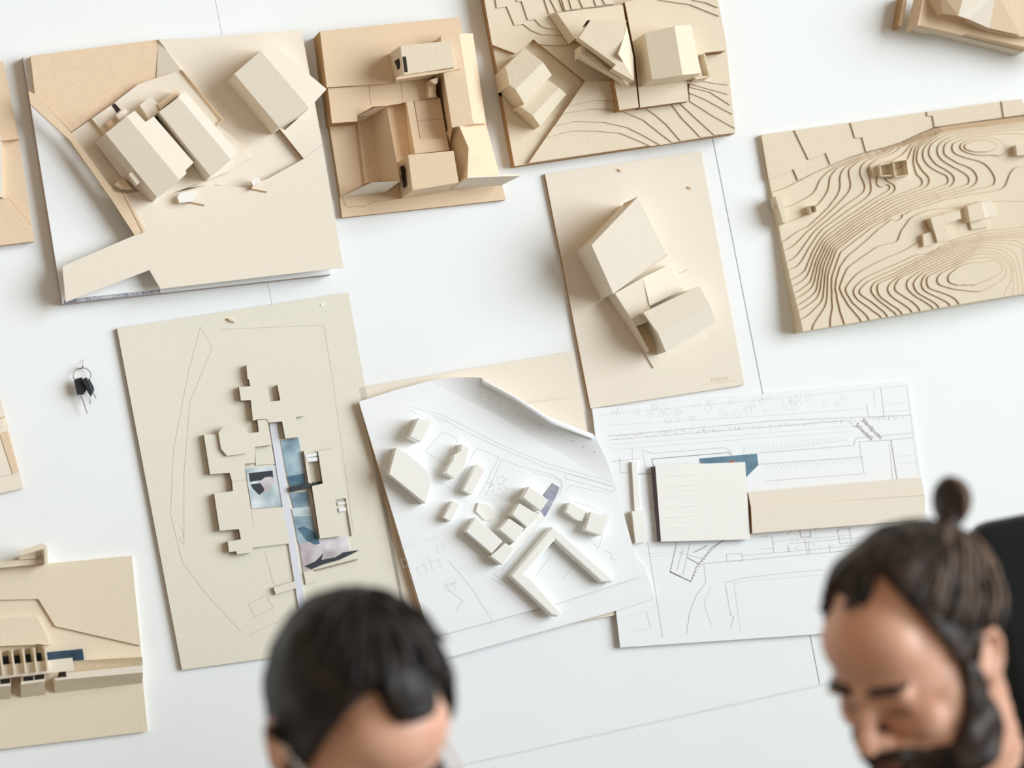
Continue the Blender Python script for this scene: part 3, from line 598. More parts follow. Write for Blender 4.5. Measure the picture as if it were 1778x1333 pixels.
# ------------------------------------------------------------------ contour model, right
t = thing('architectural_model', 'finely terraced contour model with stacked fibreboard layers and tiny houses, right edge', 'model', W((1560, 380)), 'architectural models on the wall')
TL, TR, BR_, BL = W(D(65,255), 8), W(D(1436,64), 8), W((1846,508), 8), W(D(268,1294), 20)
UX, VX = TR-TL, BL-TL
NXG, NYG = 190, 146
def uv(p, h=18):
    q = W(p, h)-TL; a, b_, c_, d_ = UX.x, VX.x, UX.z, VX.z; det = a*d_-b_*c_
    return ((q.x*d_-b_*q.z)/det, (a*q.z-c_*q.x)/det)
STEP = 1.9
cl = {
 0.45: [[(105,545),(190,520),(262,492),(340,450),(430,412),(520,375),(620,345)]],
 1.5: [[(120,575),(200,545),(270,500),(345,462),(440,425),(620,352),(700,330)], [(180,612),(240,580),(330,540),(335,520),(328,480),(430,430)]],
 3.5: [[(165,808),(210,765),(268,732),(300,735),(345,695),(400,640),(457,560),(462,525),(440,480),(470,430),(560,385),(700,345)]],
 5.5: [[(190,912),(250,870),(330,760),(400,700),(500,610),(598,545),(600,518),(560,480),(538,440),(590,385),(720,345)]],
 7.5: [[(205,1012),(290,960),(335,850),(400,755),(540,660),(660,580),(740,530),(740,515),(665,480),(637,430),(680,385),(800,345),(850,300),(1000,225)]],
 9.5: [[(225,1085),(320,1020),(355,900),(400,810),(520,720),(700,600),(905,515),(905,490),(880,500),(700,505),(690,480),(860,450),(858,390),(870,320),(960,250),(1200,205),(1448,178)]],
 11.5: [[(240,1150),(350,1070),(375,930),(420,830),(560,720),(760,600),(1040,507),(1038,480),(935,440),(890,385),(900,320),(1000,245),(1200,215),(1448,190)]],
 13.5: [[(262,1210),(380,1120),(400,960),(440,850),(600,730),(820,610),(1150,507),(1150,485),(1080,445),(1000,400),(960,350),(970,300),(1060,255),(1250,225),(1448,205)]],
 15.5: [[(360,1280),(425,1160),(425,1000),(470,860),(640,730),(900,610),(1282,515),(1280,488),(1200,410),(1110,390),(1040,350),(1045,300),(1120,268),(1280,245),(1448,225)]],
 16.5: [[(470,1268),(455,1120),(450,1010),(500,880),(680,735),(1000,590),(1330,515),(1327,490),(1282,372),(1200,370),(1090,335),(1085,305),(1150,278),(1300,262),(1448,262)]],
 18.5: [[(1140,315),(1170,295),(1220,287),(1280,293),(1300,310),(1260,335),(1190,340),(1150,330),(1140,315)]],
 17.5: [[(1385,530),(1410,490),(1448,470)], [(560,1255),(500,1170),(462,1060),(490,950),(640,820),(760,690),(860,650),(1100,590),(1448,560)]],
 18.0: [[(610,1245),(530,1150),(475,1060),(520,950),(680,840),(790,820),(800,760),(850,680),(960,640),(1110,635),(1200,600),(1448,600)]],
 18.4: [[(920,880),(1000,840),(1100,790),(1250,750),(1448,730)], [(960,690),(1050,720),(1200,690),(1340,650)]],
 19.6: [[(700,1228),(560,1130),(520,1070),(600,1000),(760,930),(900,870),(1060,820),(1250,770),(1448,750)]],
 21.5: [[(780,1215),(650,1110),(590,1080),(640,1030),(800,960),(960,880),(1130,815),(1448,772)]],
 23.5: [[(870,1202),(700,1100),(690,1040),(760,1010),(900,930),(1080,850),(1250,800),(1448,795)]],
 25.5: [[(980,1182),(850,1100),(780,1060),(800,1010),(930,950),(1100,870),(1250,825),(1360,835),(1448,860)]],
 27.5: [[(1070,1165),(900,1080),(880,1040),(920,985),(1080,910),(1220,850),(1330,868),(1390,930),(1400,1000)]],
 29.5: [[(1265,1133),(1050,1075),(950,1050),(945,1005),(1060,950),(1200,885),(1300,890),(1380,950),(1370,1030),(1280,1075)]],
 30.5: [[(1010,1030),(1020,985),(1130,925),(1260,905),(1330,935),(1345,975),(1290,1020),(1190,1050),(1060,1045),(1010,1030)]],
 31.5: [[(1065,1010),(1110,950),(1180,935),(1250,935),(1290,914),(1320,930),(1335,965),(1310,982),(1250,1005),(1190,1040),(1100,1040),(1065,1025),(1065,1010)]],
}
Hf = np.full((NYG+1, NXG+1), np.nan)
def stamp(p, val, h):
    u_, v_ = uv(p, h); i, j = int(round(v_*NYG)), int(round(u_*NXG))
    if 0 <= i <= NYG and 0 <= j <= NXG: Hf[i, j] = val
for val, ls in cl.items():
    for l in ls:
        l = pts(D, *l)
        for a, b_ in zip(l, l[1:]):
            n = max(2, int(math.dist(a, b_)/1.2))
            for k in range(n+1): f = k/n; stamp((a[0]*(1-f)+b_[0]*f, a[1]*(1-f)+b_[1]*f), val, 8+STEP*val)
# the stepped strip along the top
strip_edges = [[(105,490),(235,435),(260,498)], [(240,230),(315,385),(405,350),(432,412)], [(535,190),(560,272),(597,268),(618,343)], [(937,133),(940,155),(968,155),(978,213)], [(1330,78),(1343,157)]]
fix = ~np.isnan(Hf)
gy, gx = np.mgrid[0:NYG+1, 0:NXG+1]
Hs = np.where(fix, Hf, 12.0)
for it in range(2600):
    P_ = np.pad(Hs, 1, mode='edge'); avg = (P_[:-2,1:-1]+P_[2:,1:-1]+P_[1:-1,:-2]+P_[1:-1,2:])/4
    Hs = np.where(fix, Hf, avg)
for it in range(5):                                                   # soften the traced kinks
    P_ = np.pad(Hs, 1, mode='edge'); Hs = (Hs*2+(P_[:-2,1:-1]+P_[2:,1:-1]+P_[1:-1,:-2]+P_[1:-1,2:])/2)/4
bpl = [uv(D(*p), 9) for p in ((60,556),(105,545),(190,518),(262,492),(340,450),(430,411),(520,374),(620,344),(720,318),(800,292),(900,245),(1000,207),(1200,182),(1448,150),(1700,120))]
def band_v(u_):
    for (a, c_), (b_, d_) in zip(bpl, bpl[1:]):
        if a <= u_ <= b_: return c_+(d_-c_)*(u_-a)/(b_-a)
    return 0.0
top_mask = np.zeros_like(Hs, bool)
for j in range(NXG+1):
    vv = band_v(j/NXG)*NYG
    for i in range(NYG+1):
        if i < vv: Hs[i, j] = 0.2
        elif i < vv+5: Hs[i, j] = min(Hs[i, j], .45+(i-vv)*1.6+Hs[i, j]*.1)
LV = int(Hs.max())+1
b = MB(); mi_t = b.mi(MDF); mi_e = b.mi(EDGE); mi_s = b.mi(mat('scorched_rim', (.56, .36, .18), .9))
def gp(i, j): return (j/NXG, i/NYG)
cache = {}
def vert(u_, v_, h):
    key = (round(u_*NXG*200), round(v_*NYG*200), round(h*10))
    if key not in cache:
        p = TL+UX*u_+VX*v_; b.v.append(Vector((p.x, -h/1000, p.z))); cache[key] = len(b.v)-1
    return cache[key]
def clip(poly, lev, keep_up):
    out = []
    for k in range(len(poly)):
        a, c_ = poly[k], poly[(k+1) % len(poly)]
        ia = (a[2] >= lev) == keep_up; ic = (c_[2] >= lev) == keep_up
        if ia: out.append(a)
        if ia != ic:
            f = (lev-a[2])/(c_[2]-a[2]); out.append((a[0]+(c_[0]-a[0])*f, a[1]+(c_[1]-a[1])*f, lev+(1e-9 if keep_up else -1e-9)))
    return out
BH = 8.0
for i in range(NYG):
    for j in range(NXG):
        q = [(*gp(i, j), Hs[i, j]), (*gp(i, j+1), Hs[i, j+1]), (*gp(i+1, j+1), Hs[i+1, j+1]), (*gp(i+1, j), Hs[i+1, j])]
        for tri in ((q[0], q[1], q[2]), (q[0], q[2], q[3])):
            lo, hi = int(math.floor(min(p[2] for p in tri))), int(math.floor(max(p[2] for p in tri)))
            for lv in range(lo, hi+1):
                pl = list(tri)
                if lv > lo: pl = clip(pl, lv, True)
                if lv < hi and pl: pl = clip(pl, lv+1, False)
                if len(pl) < 3: continue
                ids = []
                for p in pl:
                    v_ = vert(p[0], p[1], BH+STEP*lv)
                    if not ids or ids[-1] != v_: ids.append(v_)
                if len(set(ids)) >= 3: b.f.append(ids); b.m.append(mi_t)
            for lv in range(lo+1, hi+1):                              # riser of each layer
                cr_ = []
                for k in range(3):
                    a, c_ = tri[k], tri[(k+1) % 3]
                    if (a[2] >= lv) != (c_[2] >= lv):
                        f = (lv-a[2])/(c_[2]-a[2]); cr_.append((a[0]+(c_[0]-a[0])*f, a[1]+(c_[1]-a[1])*f))
                if len(cr_) == 2:
                    ids = [vert(*cr_[0], BH+STEP*(lv-1)), vert(*cr_[1], BH+STEP*(lv-1)), vert(*cr_[1], BH+STEP*lv), vert(*cr_[0], BH+STEP*lv)]
                    if len(set(ids)) == 4: b.f.append(ids); b.m.append(mi_e)
                    # scorched rim on the upper layer along the cut
                    (x1, y1), (x2, y2) = cr_; up_ = max(tri, key=lambda p: p[2]); ax, ay = (x2-x1)*455, (y2-y1)*349; ll = math.hypot(ax, ay)
                    if ll > .05:
                        nx, ny = -ay/ll, ax/ll
                        if nx*(up_[0]-x1)*455+ny*(up_[1]-y1)*349 < 0: nx, ny = -nx, -ny
                        ox, oy = nx*.75/455, ny*.75/349; hh = BH+STEP*lv+.08; k0 = len(b.v)
                        for (q1, q2) in ((x1, y1), (x2, y2), (x2+ox, y2+oy), (x1+ox, y1+oy)):
                            p = TL+UX*q1+VX*q2; b.v.append(Vector((p.x, -hh/1000, p.z)))
                        b.f.append([k0, k0+1, k0+2, k0+3]); b.m.append(mi_s)
for (edge, a0, a1, fx) in (('l', 0, NYG, lambda k: (k, 0)), ('b', 0, NXG, lambda k: (NYG, k)), ('r', 0, NYG, lambda k: (k, NXG)), ('t', 0, NXG, lambda k: (0, k))):
    for k in range(a0, a1):                                           # outer sides of the stack
        i0, j0 = fx(k); i1, j1 = fx(k+1); h0 = BH+STEP*math.floor(Hs[i0, j0]); h1 = BH+STEP*math.floor(Hs[i1, j1])
        b.f.append([vert(j0/NXG, i0/NYG, 0), vert(j1/NXG, i1/NYG, 0), vert(j1/NXG, i1/NYG, h1), vert(j0/NXG, i0/NYG, h0)]); b.m.append(mi_t)
b.build('contour_stack', t)
sp = [pts(D, *l) for l in strip_edges]
topband = [(60,556),(105,545),(190,518),(262,492),(340,450),(430,411),(520,374),(620,344),(720,318),(800,292),(900,245),(1000,207),(1200,182),(1448,150)]
def tb(x0, x1): return [p for p in topband if x0 < p[0] < x1]
plates = [[(105,490),(235,435),(260,494)]+[(340,449),(430,410)]+[(405,350),(315,385),(240,230),(66,256)],
          [(240,230),(315,385),(405,350),(430,411),(520,374),(618,344),(597,268),(560,272),(535,190)],
          [(535,190),(560,272),(597,268),(618,344),(720,318),(800,292),(900,245),(978,213),(968,155),(940,155),(937,133)],
          [(937,133),(940,155),(968,155),(978,213),(1200,182),(1343,163),(1330,78)],
          [(1330,78),(1343,163),(1448,148),(1470,146),(1436,64)]]
for k, q in enumerate(plates): slab('plot_plate', t, D, q, 10+2.2*(k+.2), 8, MDF, EDGE)
def small(cr, xy, ht, hb, nm='miniature_house', m=MDF): return slab(nm, t, cr, xy, ht, hb, m, m)
TC = crop(1480, 250, .16760)
lvh = lambda v: 8+STEP*v
for q, hs in (([(285,215),(415,195),(440,325),(300,330)], 7), ([(425,180),(565,160),(582,320),(445,340)], 9)):   # open-topped boxes
    h0 = lvh(hs)
    for a, c_ in zip(q, q[1:]+q[:1]): one('miniature_wall', t, 'bar', TC(*a), TC(*c_), 1.6, h0+17, 8, MDF)
slab('miniature_roof', t, TC, [(190,235),(285,215),(298,330),(225,340)], lvh(7)+6, 8, MDF)
small(TC, [(810,765),(1112,683),(1130,770),(970,828),(1012,960),(885,1018)], lvh(18)+16, 8)
small(TC, [(730,935),(830,905),(872,1020),(740,1062)], lvh(18)+10, 8); small(TC, [(975,850),(1022,845),(1048,945),(1010,962)], lvh(18)+10, 8)
slab('miniature_wall', t, TC, [(760,785),(790,775),(830,860),(795,875)], lvh(18)+6, 8, MDF, BEDGE)
small(TC, [(1190,640),(1335,600),(1380,770),(1220,805)], lvh(18.2)+17, 8); small(TC, [(1335,600),(1440,590),(1485,740),(1380,770)], lvh(18.2)+8, 8, m=KRAFTL)
small(TC, [(1215,808),(1400,770),(1405,860),(1240,885)], lvh(18.2)+5, 8)
small(D, [(1405,308),(1470,300),(1480,360),(1412,362)], lvh(16)+14, 8)
small(D, [(140,578),(172,578),(203,716),(182,718)], 34, 8, 'miniature_wall'); small(D, [(130,585),(145,580),(160,610),(140,640)], 24, 8)
for a, c_ in (((322,628),(352,624)), ((352,624),(357,660)), ((357,660),(330,668)), ((330,668),(322,628))): one('miniature_wall', t, 'bar', D(*a), D(*c_), 1.2, 28, 8, MDF)

# ------------------------------------------------------------------ keys on a nail
KQ = crop(90, 600, .10499)
t = thing('key_bunch', 'bunch of black-headed keys on a steel ring hanging from a nail', 'keys', W((145, 660)))
def tube(b, path, r, m, closed=False, seg=8):
    n = len(path); ring = []
    for i, p in enumerate(path):
        a = path[(i-1) % n] if (closed or i) else p; c_ = path[(i+1) % n] if (closed or i < n-1) else p
        d = (c_-a).normalized(); s = d.cross(Vector((0, 1, .01))).normalized(); q = s.cross(d).normalized()
        k = len(b.v); b.v += [p+(s*math.cos(x*2*math.pi/seg)+q*math.sin(x*2*math.pi/seg))*r for x in range(seg)]; ring.append(k)
    for i in range(n if closed else n-1):
        a, c_ = ring[i], ring[(i+1) % n]
        for x in range(seg): y = (x+1) % seg; b.f.append([a+x, a+y, c_+y, c_+x]); b.m.append(b.mi(m))
    if not closed:
        b.f.append([ring[0]+x for x in range(seg)]); b.f.append([ring[-1]+x for x in reversed(range(seg))]); b.m += [b.mi(m)]*2
c0 = W(KQ(500,490), 9); b = MB()
tube(b, [c0+Vector((.0145*math.cos(a), .003*math.sin(a), .0125*math.sin(a))) for a in [k*math.pi/16 for k in range(32)]], .0007, METAL, True); b.build('ring', t, smooth=True)
b = MB(); p0 = W(KQ(500,375), 0); tube(b, [p0+Vector((0,0,0)), p0+Vector((0,-.016,.002))], .0011, METAL); b.build('nail', t)
b = MB(); tube(b, [W(KQ(520,230), 2), W(KQ(505,300), 6), W(KQ(500,375), 9)], .0004, METAL); b.build('thread', t)
for hd, blade, h in (([(370,570),(400,545),(500,520),(585,690),(560,760),(520,810),(425,808)], ((480,825),(515,900),(590,1120)), 14),
                     ([(485,560),(580,520),(620,600),(690,760),(650,845),(620,800)], ((630,850),(640,970)), 20),
                     ([(600,545),(625,548),(700,690),(705,750),(680,770)], ((690,780),(735,870)), 12)):
    k = slab('key', t, KQ, hd, h+3, h-3, KEYB, bevel=1.2); k['label'] = 'key with black plastic head'
    b = MB(); bl = [W(KQ(*p), h) for p in blade]; tube(b, bl, .0011, METAL); 
    o = b.build('blade', None); o.parent = k; o.data.transform(Matrix.Translation(-parent_origin(k)))

# ------------------------------------------------------------------ people
SKIN = mat('skin', (.80, .47, .33), .42, .08, 30, spec=.5, col2=(.74, .39, .26))
SKIN.node_tree.nodes['Principled BSDF'].inputs['Subsurface Weight'].default_value = .12
SKIN.node_tree.nodes['Principled BSDF'].inputs['Subsurface Radius'].default_value = (.012, .005, .003)
HAIRA = mat('black_brown_hair', (.030, .022, .019), .5, .3, 60, .3, col2=(.008, .007, .007), stretch=(1, .15, .6))
HAIRB = mat('dark_brown_hair', (.060, .040, .030), .45, .3, 70, .3, col2=(.012, .009, .008), stretch=(1, .12, .5))
HAIRL = mat('light_brown_strands', (.20, .14, .10), .45)
BLACKC = mat('black_cotton', (.012, .013, .015), .85, .2, 300); NAVYC = mat('navy_cotton', (.02, .028, .06), .85, .2, 300)
JEANS = mat('dark_denim', (.03, .04, .07), .85, .2, 300); SHOE = mat('black_shoe_leather', (.02, .02, .02), .5)
LEATH = mat('black_chair_leather', (.008, .016, .021), .42, spec=.4); PLAST = mat('black_plastic', (.02, .02, .022), .5)
LENSM = mat('clear_lens', (.9, .95, .95), .02); LENSM.node_tree.nodes['Principled BSDF'].inputs['Transmission Weight'].default_value = 1.0
FRAMEW = mat('pale_grey_temple', (.75, .72, .72), .35); FRAMED = mat('dark_glasses_rim', (.05, .045, .05), .35)

class Blob:
    """spheres and ellipsoids gathered for one remeshed surface"""
    def __init__(s): s.v = []; s.f = []; s.n = 0
_ball = {}
def ball(seg, rings):
    if (seg, rings) not in _ball:
        v = [(0, 0, 1)]+[(math.sin(math.pi*j/rings)*math.cos(2*math.pi*i/seg), math.sin(math.pi*j/rings)*math.sin(2*math.pi*i/seg), math.cos(math.pi*j/rings)) for j in range(1, rings) for i in range(seg)]+[(0, 0, -1)]
        f = [(0, 1+i, 1+(i+1) % seg) for i in range(seg)]; L_ = len(v)-1
        for j in range(rings-2):
            a = 1+j*seg; c_ = a+seg
            f += [q for i in range(seg) for q in ((a+i, c_+i, c_+(i+1) % seg), (a+i, c_+(i+1) % seg, a+(i+1) % seg))]
        a = 1+(rings-2)*seg; f += [(a+i, L_, a+(i+1) % seg) for i in range(seg)]
        _ball[(seg, rings)] = (np.array(v), np.array(f))
    return _ball[(seg, rings)]
def ellipsoid(bl, M4, r, seg=20, rings=12):
    v, f = ball(seg, rings); m_ = np.array(M4 @ Matrix.Diagonal((*r, 1)))
    bl.v.append(v @ m_[:3, :3].T+m_[:3, 3]); bl.f.append(f+bl.n); bl.n += len(v)
def chain(bl, M4, pr, k=.4):
    """pr: list of (point, radius)"""
    for (p, a), (q, b_) in zip(pr, pr[1:]):
        p, q = Vector(p), Vector(q); n = max(1, int((q-p).length/(min(a, b_)*k)))
        for i in range(n+1):
            f = i/n; r = a*(1-f)+b_*f; ellipsoid(bl, M4 @ Matrix.Translation(p.lerp(q, f)), (r, r, r), 14, 10)
def blob_mesh(name, bl, voxel, smooth, m, parent):
    me = bpy.data.meshes.new('raw'); me.from_pydata(np.vstack(bl.v).tolist(), [], np.vstack(bl.f).tolist()); o = bpy.data.objects.new('raw', me); C.objects.link(o)
    md = o.modifiers.new('r', 'REMESH'); md.mode = 'VOXEL'; md.voxel_size = voxel
    ms = o.modifiers.new('s', 'SMOOTH'); ms.iterations = smooth; ms.factor = .5
    dg = bpy.context.evaluated_depsgraph_get(); dg.update(); ev = bpy.data.meshes.new_from_object(o.evaluated_get(dg))
    bpy.data.objects.remove(o)
    bvh = BVHTree.FromPolygons([v.co for v in ev.vertices], [list(p.vertices) for p in ev.polygons])
    ev.transform(Matrix.Translation(-parent_origin(parent))); ev.name = name
    ev.materials.clear(); ev.materials.append(m); ev.polygons.foreach_set('use_smooth', [True]*len(ev.polygons))
    r = bpy.data.objects.new(name, ev); C.objects.link(r); r.parent = parent
    return r, bvh
def interp(tab, x):
    if x <= tab[0][0]: return tab[0][1]
    for (a, u_), (b_, v_) in zip(tab, tab[1:]):
        if x <= b_: return u_+(v_-u_)*(x-a)/(b_-a)
    return tab[-1][1]
def sstep(x): x = max(0, min(1, x)); return x*x*(3-2*x)

def head_blobs(bm, HM):
    mm = .001
    def e(c, r, rot=(0, 0, 0)):
        Mx = HM @ Matrix.Translation(Vector(c)*mm)
        for a, ax in zip(rot, 'XYZ'):
            if a: Mx = Mx @ Matrix.Rotation(R(a), 4, ax)
        ellipsoid(bm, Mx, tuple(x*mm for x in r), 28, 18)
    e((0,14,32), (75,97,86)); e((0,-28,18), (66,62,84)); e((0,-48,50), (58,44,46))
    for s in (-1, 1):
        e((s*36,-56,-26), (29,27,26)); e((s*52,-20,-20), (22,36,40)); e((s*30,-79,15), (24,13,9), (0, s*8, 0))
        e((s*31,-70,-3), (15,13,12)); e((s*12,-96,-35), (8,11,8)); e((s*46,-22,-68), (22,42,30))
        # ear: bowl, rim and lobe
        e((s*78,12,-6), (5,17,27), (12,0,0))
        pr = [((s*78,-2,-8),4),((s*82,0,12),4.5),((s*86,12,24),4.8),((s*88,26,20),5),((s*87,31,4),4.8),((s*84,26,-14),4.6),((s*80,14,-28),5.5),((s*77,6,-32),6)]
        chain(bm, HM, [(Vector(p)*mm, r*mm) for p, r in pr]); chain(bm, HM, [(Vector((s*79,-2,-6))*mm, .0055), (Vector((s*80,-2,-14))*mm, .005)])
    e((0,-34,-60), (54,52,46)); e((0,-76,-98), (25,21,19)); e((0,-58,-104), (38,34,16))
    for c, r in (((0,-88,8),(9,11,16)), ((0,-96,-10),(9.5,13,16)), ((0,-106,-27),(11,13,14)), ((0,-111,-34),(12,11,10)), ((0,-96,-42),(14,8,6)),
                 ((0,-88,-58),(25,11,6)), ((0,-87,-69),(22,11,7)), ((0,-80,-78),(24,12,10)), ((0,-82,-50),(28,12,10))): e(c, r)

def shell(name, HM, bvh, parent, centre, tab_fn, thick_fn, m, na=150, ne=90, maxd=.16, nz=.004):
    inv = HM.inverted(); c_ = HM @ Vector(centre); rows = []; vs_ = []
    org = parent_origin(parent)
    for j in range(ne+1):
        el = -math.pi/2+math.pi*j/ne; row = []
        for i in range(na if 0 < j < ne else 1):
            az = 2*math.pi*i/na; d = Vector((math.cos(el)*math.sin(az), -math.cos(el)*math.cos(az), math.sin(el)))
            wd = (HM.to_3x3() @ d).normalized(); hit = bvh.ray_cast(c_, wd, maxd)
            dist = hit[3] if hit[0] is not None else maxd*.5
            lp = Vector(centre)+d*dist; mk = tab_fn(lp) if hit[0] is not None else -1
            nn = noise.noise(lp*38)*1.0+noise.noise(Vector((lp.x*120, lp.y*40, lp.z*60)))*.5
            mk = sstep(mk+nn*.09)
            off = -.006+(.006+thick_fn(lp)+nn*nz*mk)*(mk**.7)
            row.append(len(vs_)); vs_.append(HM @ (lp+d*off)-org)
        rows.append(row)
    fs = []
    for j in range(ne):
        a, b_ = rows[j], rows[j+1]
        for i in range(na):
            k = (i+1) % na
            if len(a) == 1: fs.append([a[0], b_[k], b_[i]])
            elif len(b_) == 1: fs.append([a[i], a[k], b_[0]])
            else: fs.append([a[i], a[k], b_[k], b_[i]])
    me = bpy.data.meshes.new(name); me.from_pydata(vs_, [], fs); me.materials.append(m); me.polygons.foreach_set('use_smooth', [True]*len(fs))
    o = bpy.data.objects.new(name, me); C.objects.link(o); o.parent = parent
    return o
def on_head(HM, bvh, x, z, off=0.0):
    """point of the face in front of (x, z) mm"""
    o_ = HM @ Vector((x*.001, -.25, z*.001)); d = (HM.to_3x3() @ Vector((0, 1, 0))).normalized()
    h = bvh.ray_cast(o_, d, .5); return h[0]-d*off if h[0] is not None else o_
def strip(name, HM, bvh, rows, off, m, parent):
    b = MB(); up = [[on_head(HM, bvh, x, z, off) for x, z in r] for r in rows]
    for r1, r2 in zip(up, up[1:]):
        for i in range(len(r1)-1): b.face([r1[i], r1[i+1], r2[i+1], r2[i]], m)
    lo = [[on_head(HM, bvh, x, z, -.002) for x, z in r] for r in rows]
    for r1, r2 in zip(lo, lo[1:]):
        for i in range(len(r1)-1): b.face([r1[i], r2[i], r2[i+1], r1[i+1]], m)
    for a, c_ in ((up[0], lo[0]), (up[-1], lo[-1])):
        for i in range(len(a)-1): b.face([a[i], c_[i], c_[i+1], a[i+1]], m)
    for k in (0, -1):
        for i in range(len(up)-1): b.face([up[i][k], up[i+1][k], lo[i+1][k], lo[i][k]], m)
    return b.build(name, parent)

def person(label, px, dist, yaw, pitch, roll, body_face, neck, lean, hair_tab, hair_th, hairm, shirt, beard=None, bun=False, fringe=True):
    hc = at(px, dist)
    B0 = Matrix((RIGHT, FWD, UP)).transposed()
    Rm = B0 @ Matrix.Rotation(R(roll), 3, 'Y') @ Matrix.Rotation(R(yaw), 3, 'Z') @ Matrix.Rotation(R(pitch), 3, 'X')
    HM = Matrix.Translation(hc) @ Rm.to_4x4()
    fwdh = Vector((FWD.x, FWD.y, 0)).normalized(); f = (Matrix.Rotation(R(body_face), 3, 'Z') @ (-fwdh)).normalized(); l = Vector((0,0,1)).cross(f).normalized()
    l = -l if l.dot(RIGHT) < 0 else l                                # person's left = picture right
    Z = Vector((0, 0, 1))
    nb = hc+RIGHT*neck[0]-UP*neck[1]+FWD*neck[2]                     # base of the neck
    pel = Vector((nb.x, nb.y, .56))-f*.20+l*lean
    root = thing('person', label, 'person', (pel.x, pel.y, 0))
    bm = Blob(); head_blobs(bm, HM); I4 = Matrix.Identity(4)
    skull = HM @ Vector((0, .035, -.035)); chain(bm, I4, [(skull, .055), (nb, .060)])
    sh = [nb-Z*.05+l*s*.175-f*.0 for s in (-1, 1)]
    mid = nb.lerp(pel, .45)-f*.03
    def torso(bm, g):
        for fct in [k/14 for k in range(15)]:
            p = nb.lerp(pel, fct)-f*.05*math.sin(math.pi*fct)-Z*.03
            wd = interp([(0,.075),(.15,.15),(.35,.165),(.65,.145),(1,.165)], fct)+g; dp = interp([(0,.07),(.2,.11),(.5,.115),(1,.12)], fct)+g
            Mx = Matrix((l, f, (l.cross(f)))).transposed().to_4x4(); Mx.translation = p; ellipsoid(bm, Mx, (wd, dp, .06+g), 20, 10)
        for s_ in sh: chain(bm, I4, [(nb-Z*.02, .055+g), (s_, .062+g)])
    torso(bm, 0)
    elb = [sh[i]-Z*.25+f*.10+l*s*.06 for i, s in enumerate((-1, 1))]
    kne = [pel+f*.44+l*s*.13-Z*.02 for s in (-1, 1)]
    wri = [kne[i]-f*.10+Z*.085 for i in (0, 1)]
    ank = [Vector((k.x, k.y, .09))-f*.04 for k in kne]
    for i, s in enumerate((-1, 1)):
        chain(bm, I4, [(sh[i], .052), (elb[i], .040)]); chain(bm, I4, [(elb[i], .040), (wri[i], .026)])
        palm = wri[i]+f*.05-Z*.005; chain(bm, I4, [(wri[i], .024), (palm, .024)])
        for q in (-1, 1): chain(bm, I4, [(wri[i]+l*q*.012, .018), (palm+l*q*.024, .016)])
        for q in range(4):
            a = palm+l*(q-1.5)*.021; ln = (.062, .074, .070, .056)[q]
            chain(bm, I4, [(a, .010), (a+f*ln*.6+Z*.006, .0095), (a+f*ln*.95-Z*.012, .0085), (a+f*ln*1.1-Z*.030, .0075)])
        th = wri[i]-l*s*.02+f*.02; chain(bm, I4, [(th, .014), (th-l*s*.022+f*.025, .011), (th-l*s*.028+f*.055, .009)])
        chain(bm, I4, [(pel+l*s*.09, .085), (kne[i], .055)]); chain(bm, I4, [(kne[i], .055), (ank[i], .036)]); chain(bm, I4, [(ank[i]-Z*.04-f*.03, .03), (ank[i]-Z*.06+f*.14, .024)])
    body, bvh = blob_mesh('body', bm, .0042, 5, SKIN, root)
    # clothes
    bm = Blob(); torso(bm, .014)
    for i in (0, 1): chain(bm, I4, [(sh[i], .068), (sh[i].lerp(elb[i], .7), .056)])
    blob_mesh('shirt', bm, .008, 4, shirt, root)
    bm = Blob(); chain(bm, I4, [(pel+l*.1+Z*.02, .115), (pel-l*.1+Z*.02, .115)])
    for i, s in enumerate((-1, 1)): chain(bm, I4, [(pel+l*s*.09, .10), (kne[i], .070)]); chain(bm, I4, [(kne[i], .070), (ank[i]+Z*.03, .055)])
    blob_mesh('trousers', bm, .009, 4, JEANS, root)
    for i in (0, 1):
        bm = Blob(); chain(bm, I4, [(ank[i]-Z*.035-f*.04, .045), (ank[i]-Z*.045+f*.07, .043), (ank[i]-Z*.052+f*.16, .036)]); blob_mesh('shoe', bm, .006, 3, SHOE, root)
    # hair
    def htab(p):
        az = math.degrees(math.atan2(abs(p.x), -p.y)); return (p.z*1000-interp(hair_tab, az))/9+.5
    shell('hair', HM, bvh, root, (0, .012, .03), htab, hair_th, hairm)
    if beard:
        def btab(p):
            az = math.degrees(math.atan2(abs(p.x), -p.y)); z = p.z*1000
            a = (interp(beard, az)-z)/7+.5; b_ = (z+128)/8; mth = 1.5
            if abs(p.x) < .021 and -72 < z < -57 and p.y < 0: mth = max(0, (abs(p.x)*1000-17)/4, (z+59)/3, (-70-z)/3)
            return min(a, b_, mth, (96-az)/6+.5)
        shell('beard', HM, bvh, root, (0, -.02, -.06), btab, lambda p: .010+.012*sstep((-p.z-.06)/.05), HAIRB, maxd=.12, nz=.006)
    for s in (-1, 1):
        xs = [s*(12+k*5.2) for k in range(8)]
        strip('eyebrow', HM, bvh, [[(x, 17+5*math.sin(math.pi*(k+1)/10)+w_*(4.6-k*.35)) for k, x in enumerate(xs)] for w_ in (1, .33, -.33, -1)], .0035, hairm, root)
        xs = [s*(19+k*3.6) for k in range(8)]
        strip('eyelashes', HM, bvh, [[(x, -6-4*math.sin(math.pi*k/7)+w_*1.5) for k, x in enumerate(xs)] for w_ in (1, -1)], .002, hairm, root)
    xs = [-21+k*3.5 for k in range(13)]
    strip('lips', HM, bvh, [[(x, -63+w_*(7-abs(x)*.25)) for x in xs] for w_ in (1, .3, -.3, -1)], .0012, mat('lips_skin', (.42, .17, .13), .45), root)
    return root, HM, bvh, dict(f=f, l=l, pel=pel, nb=nb)

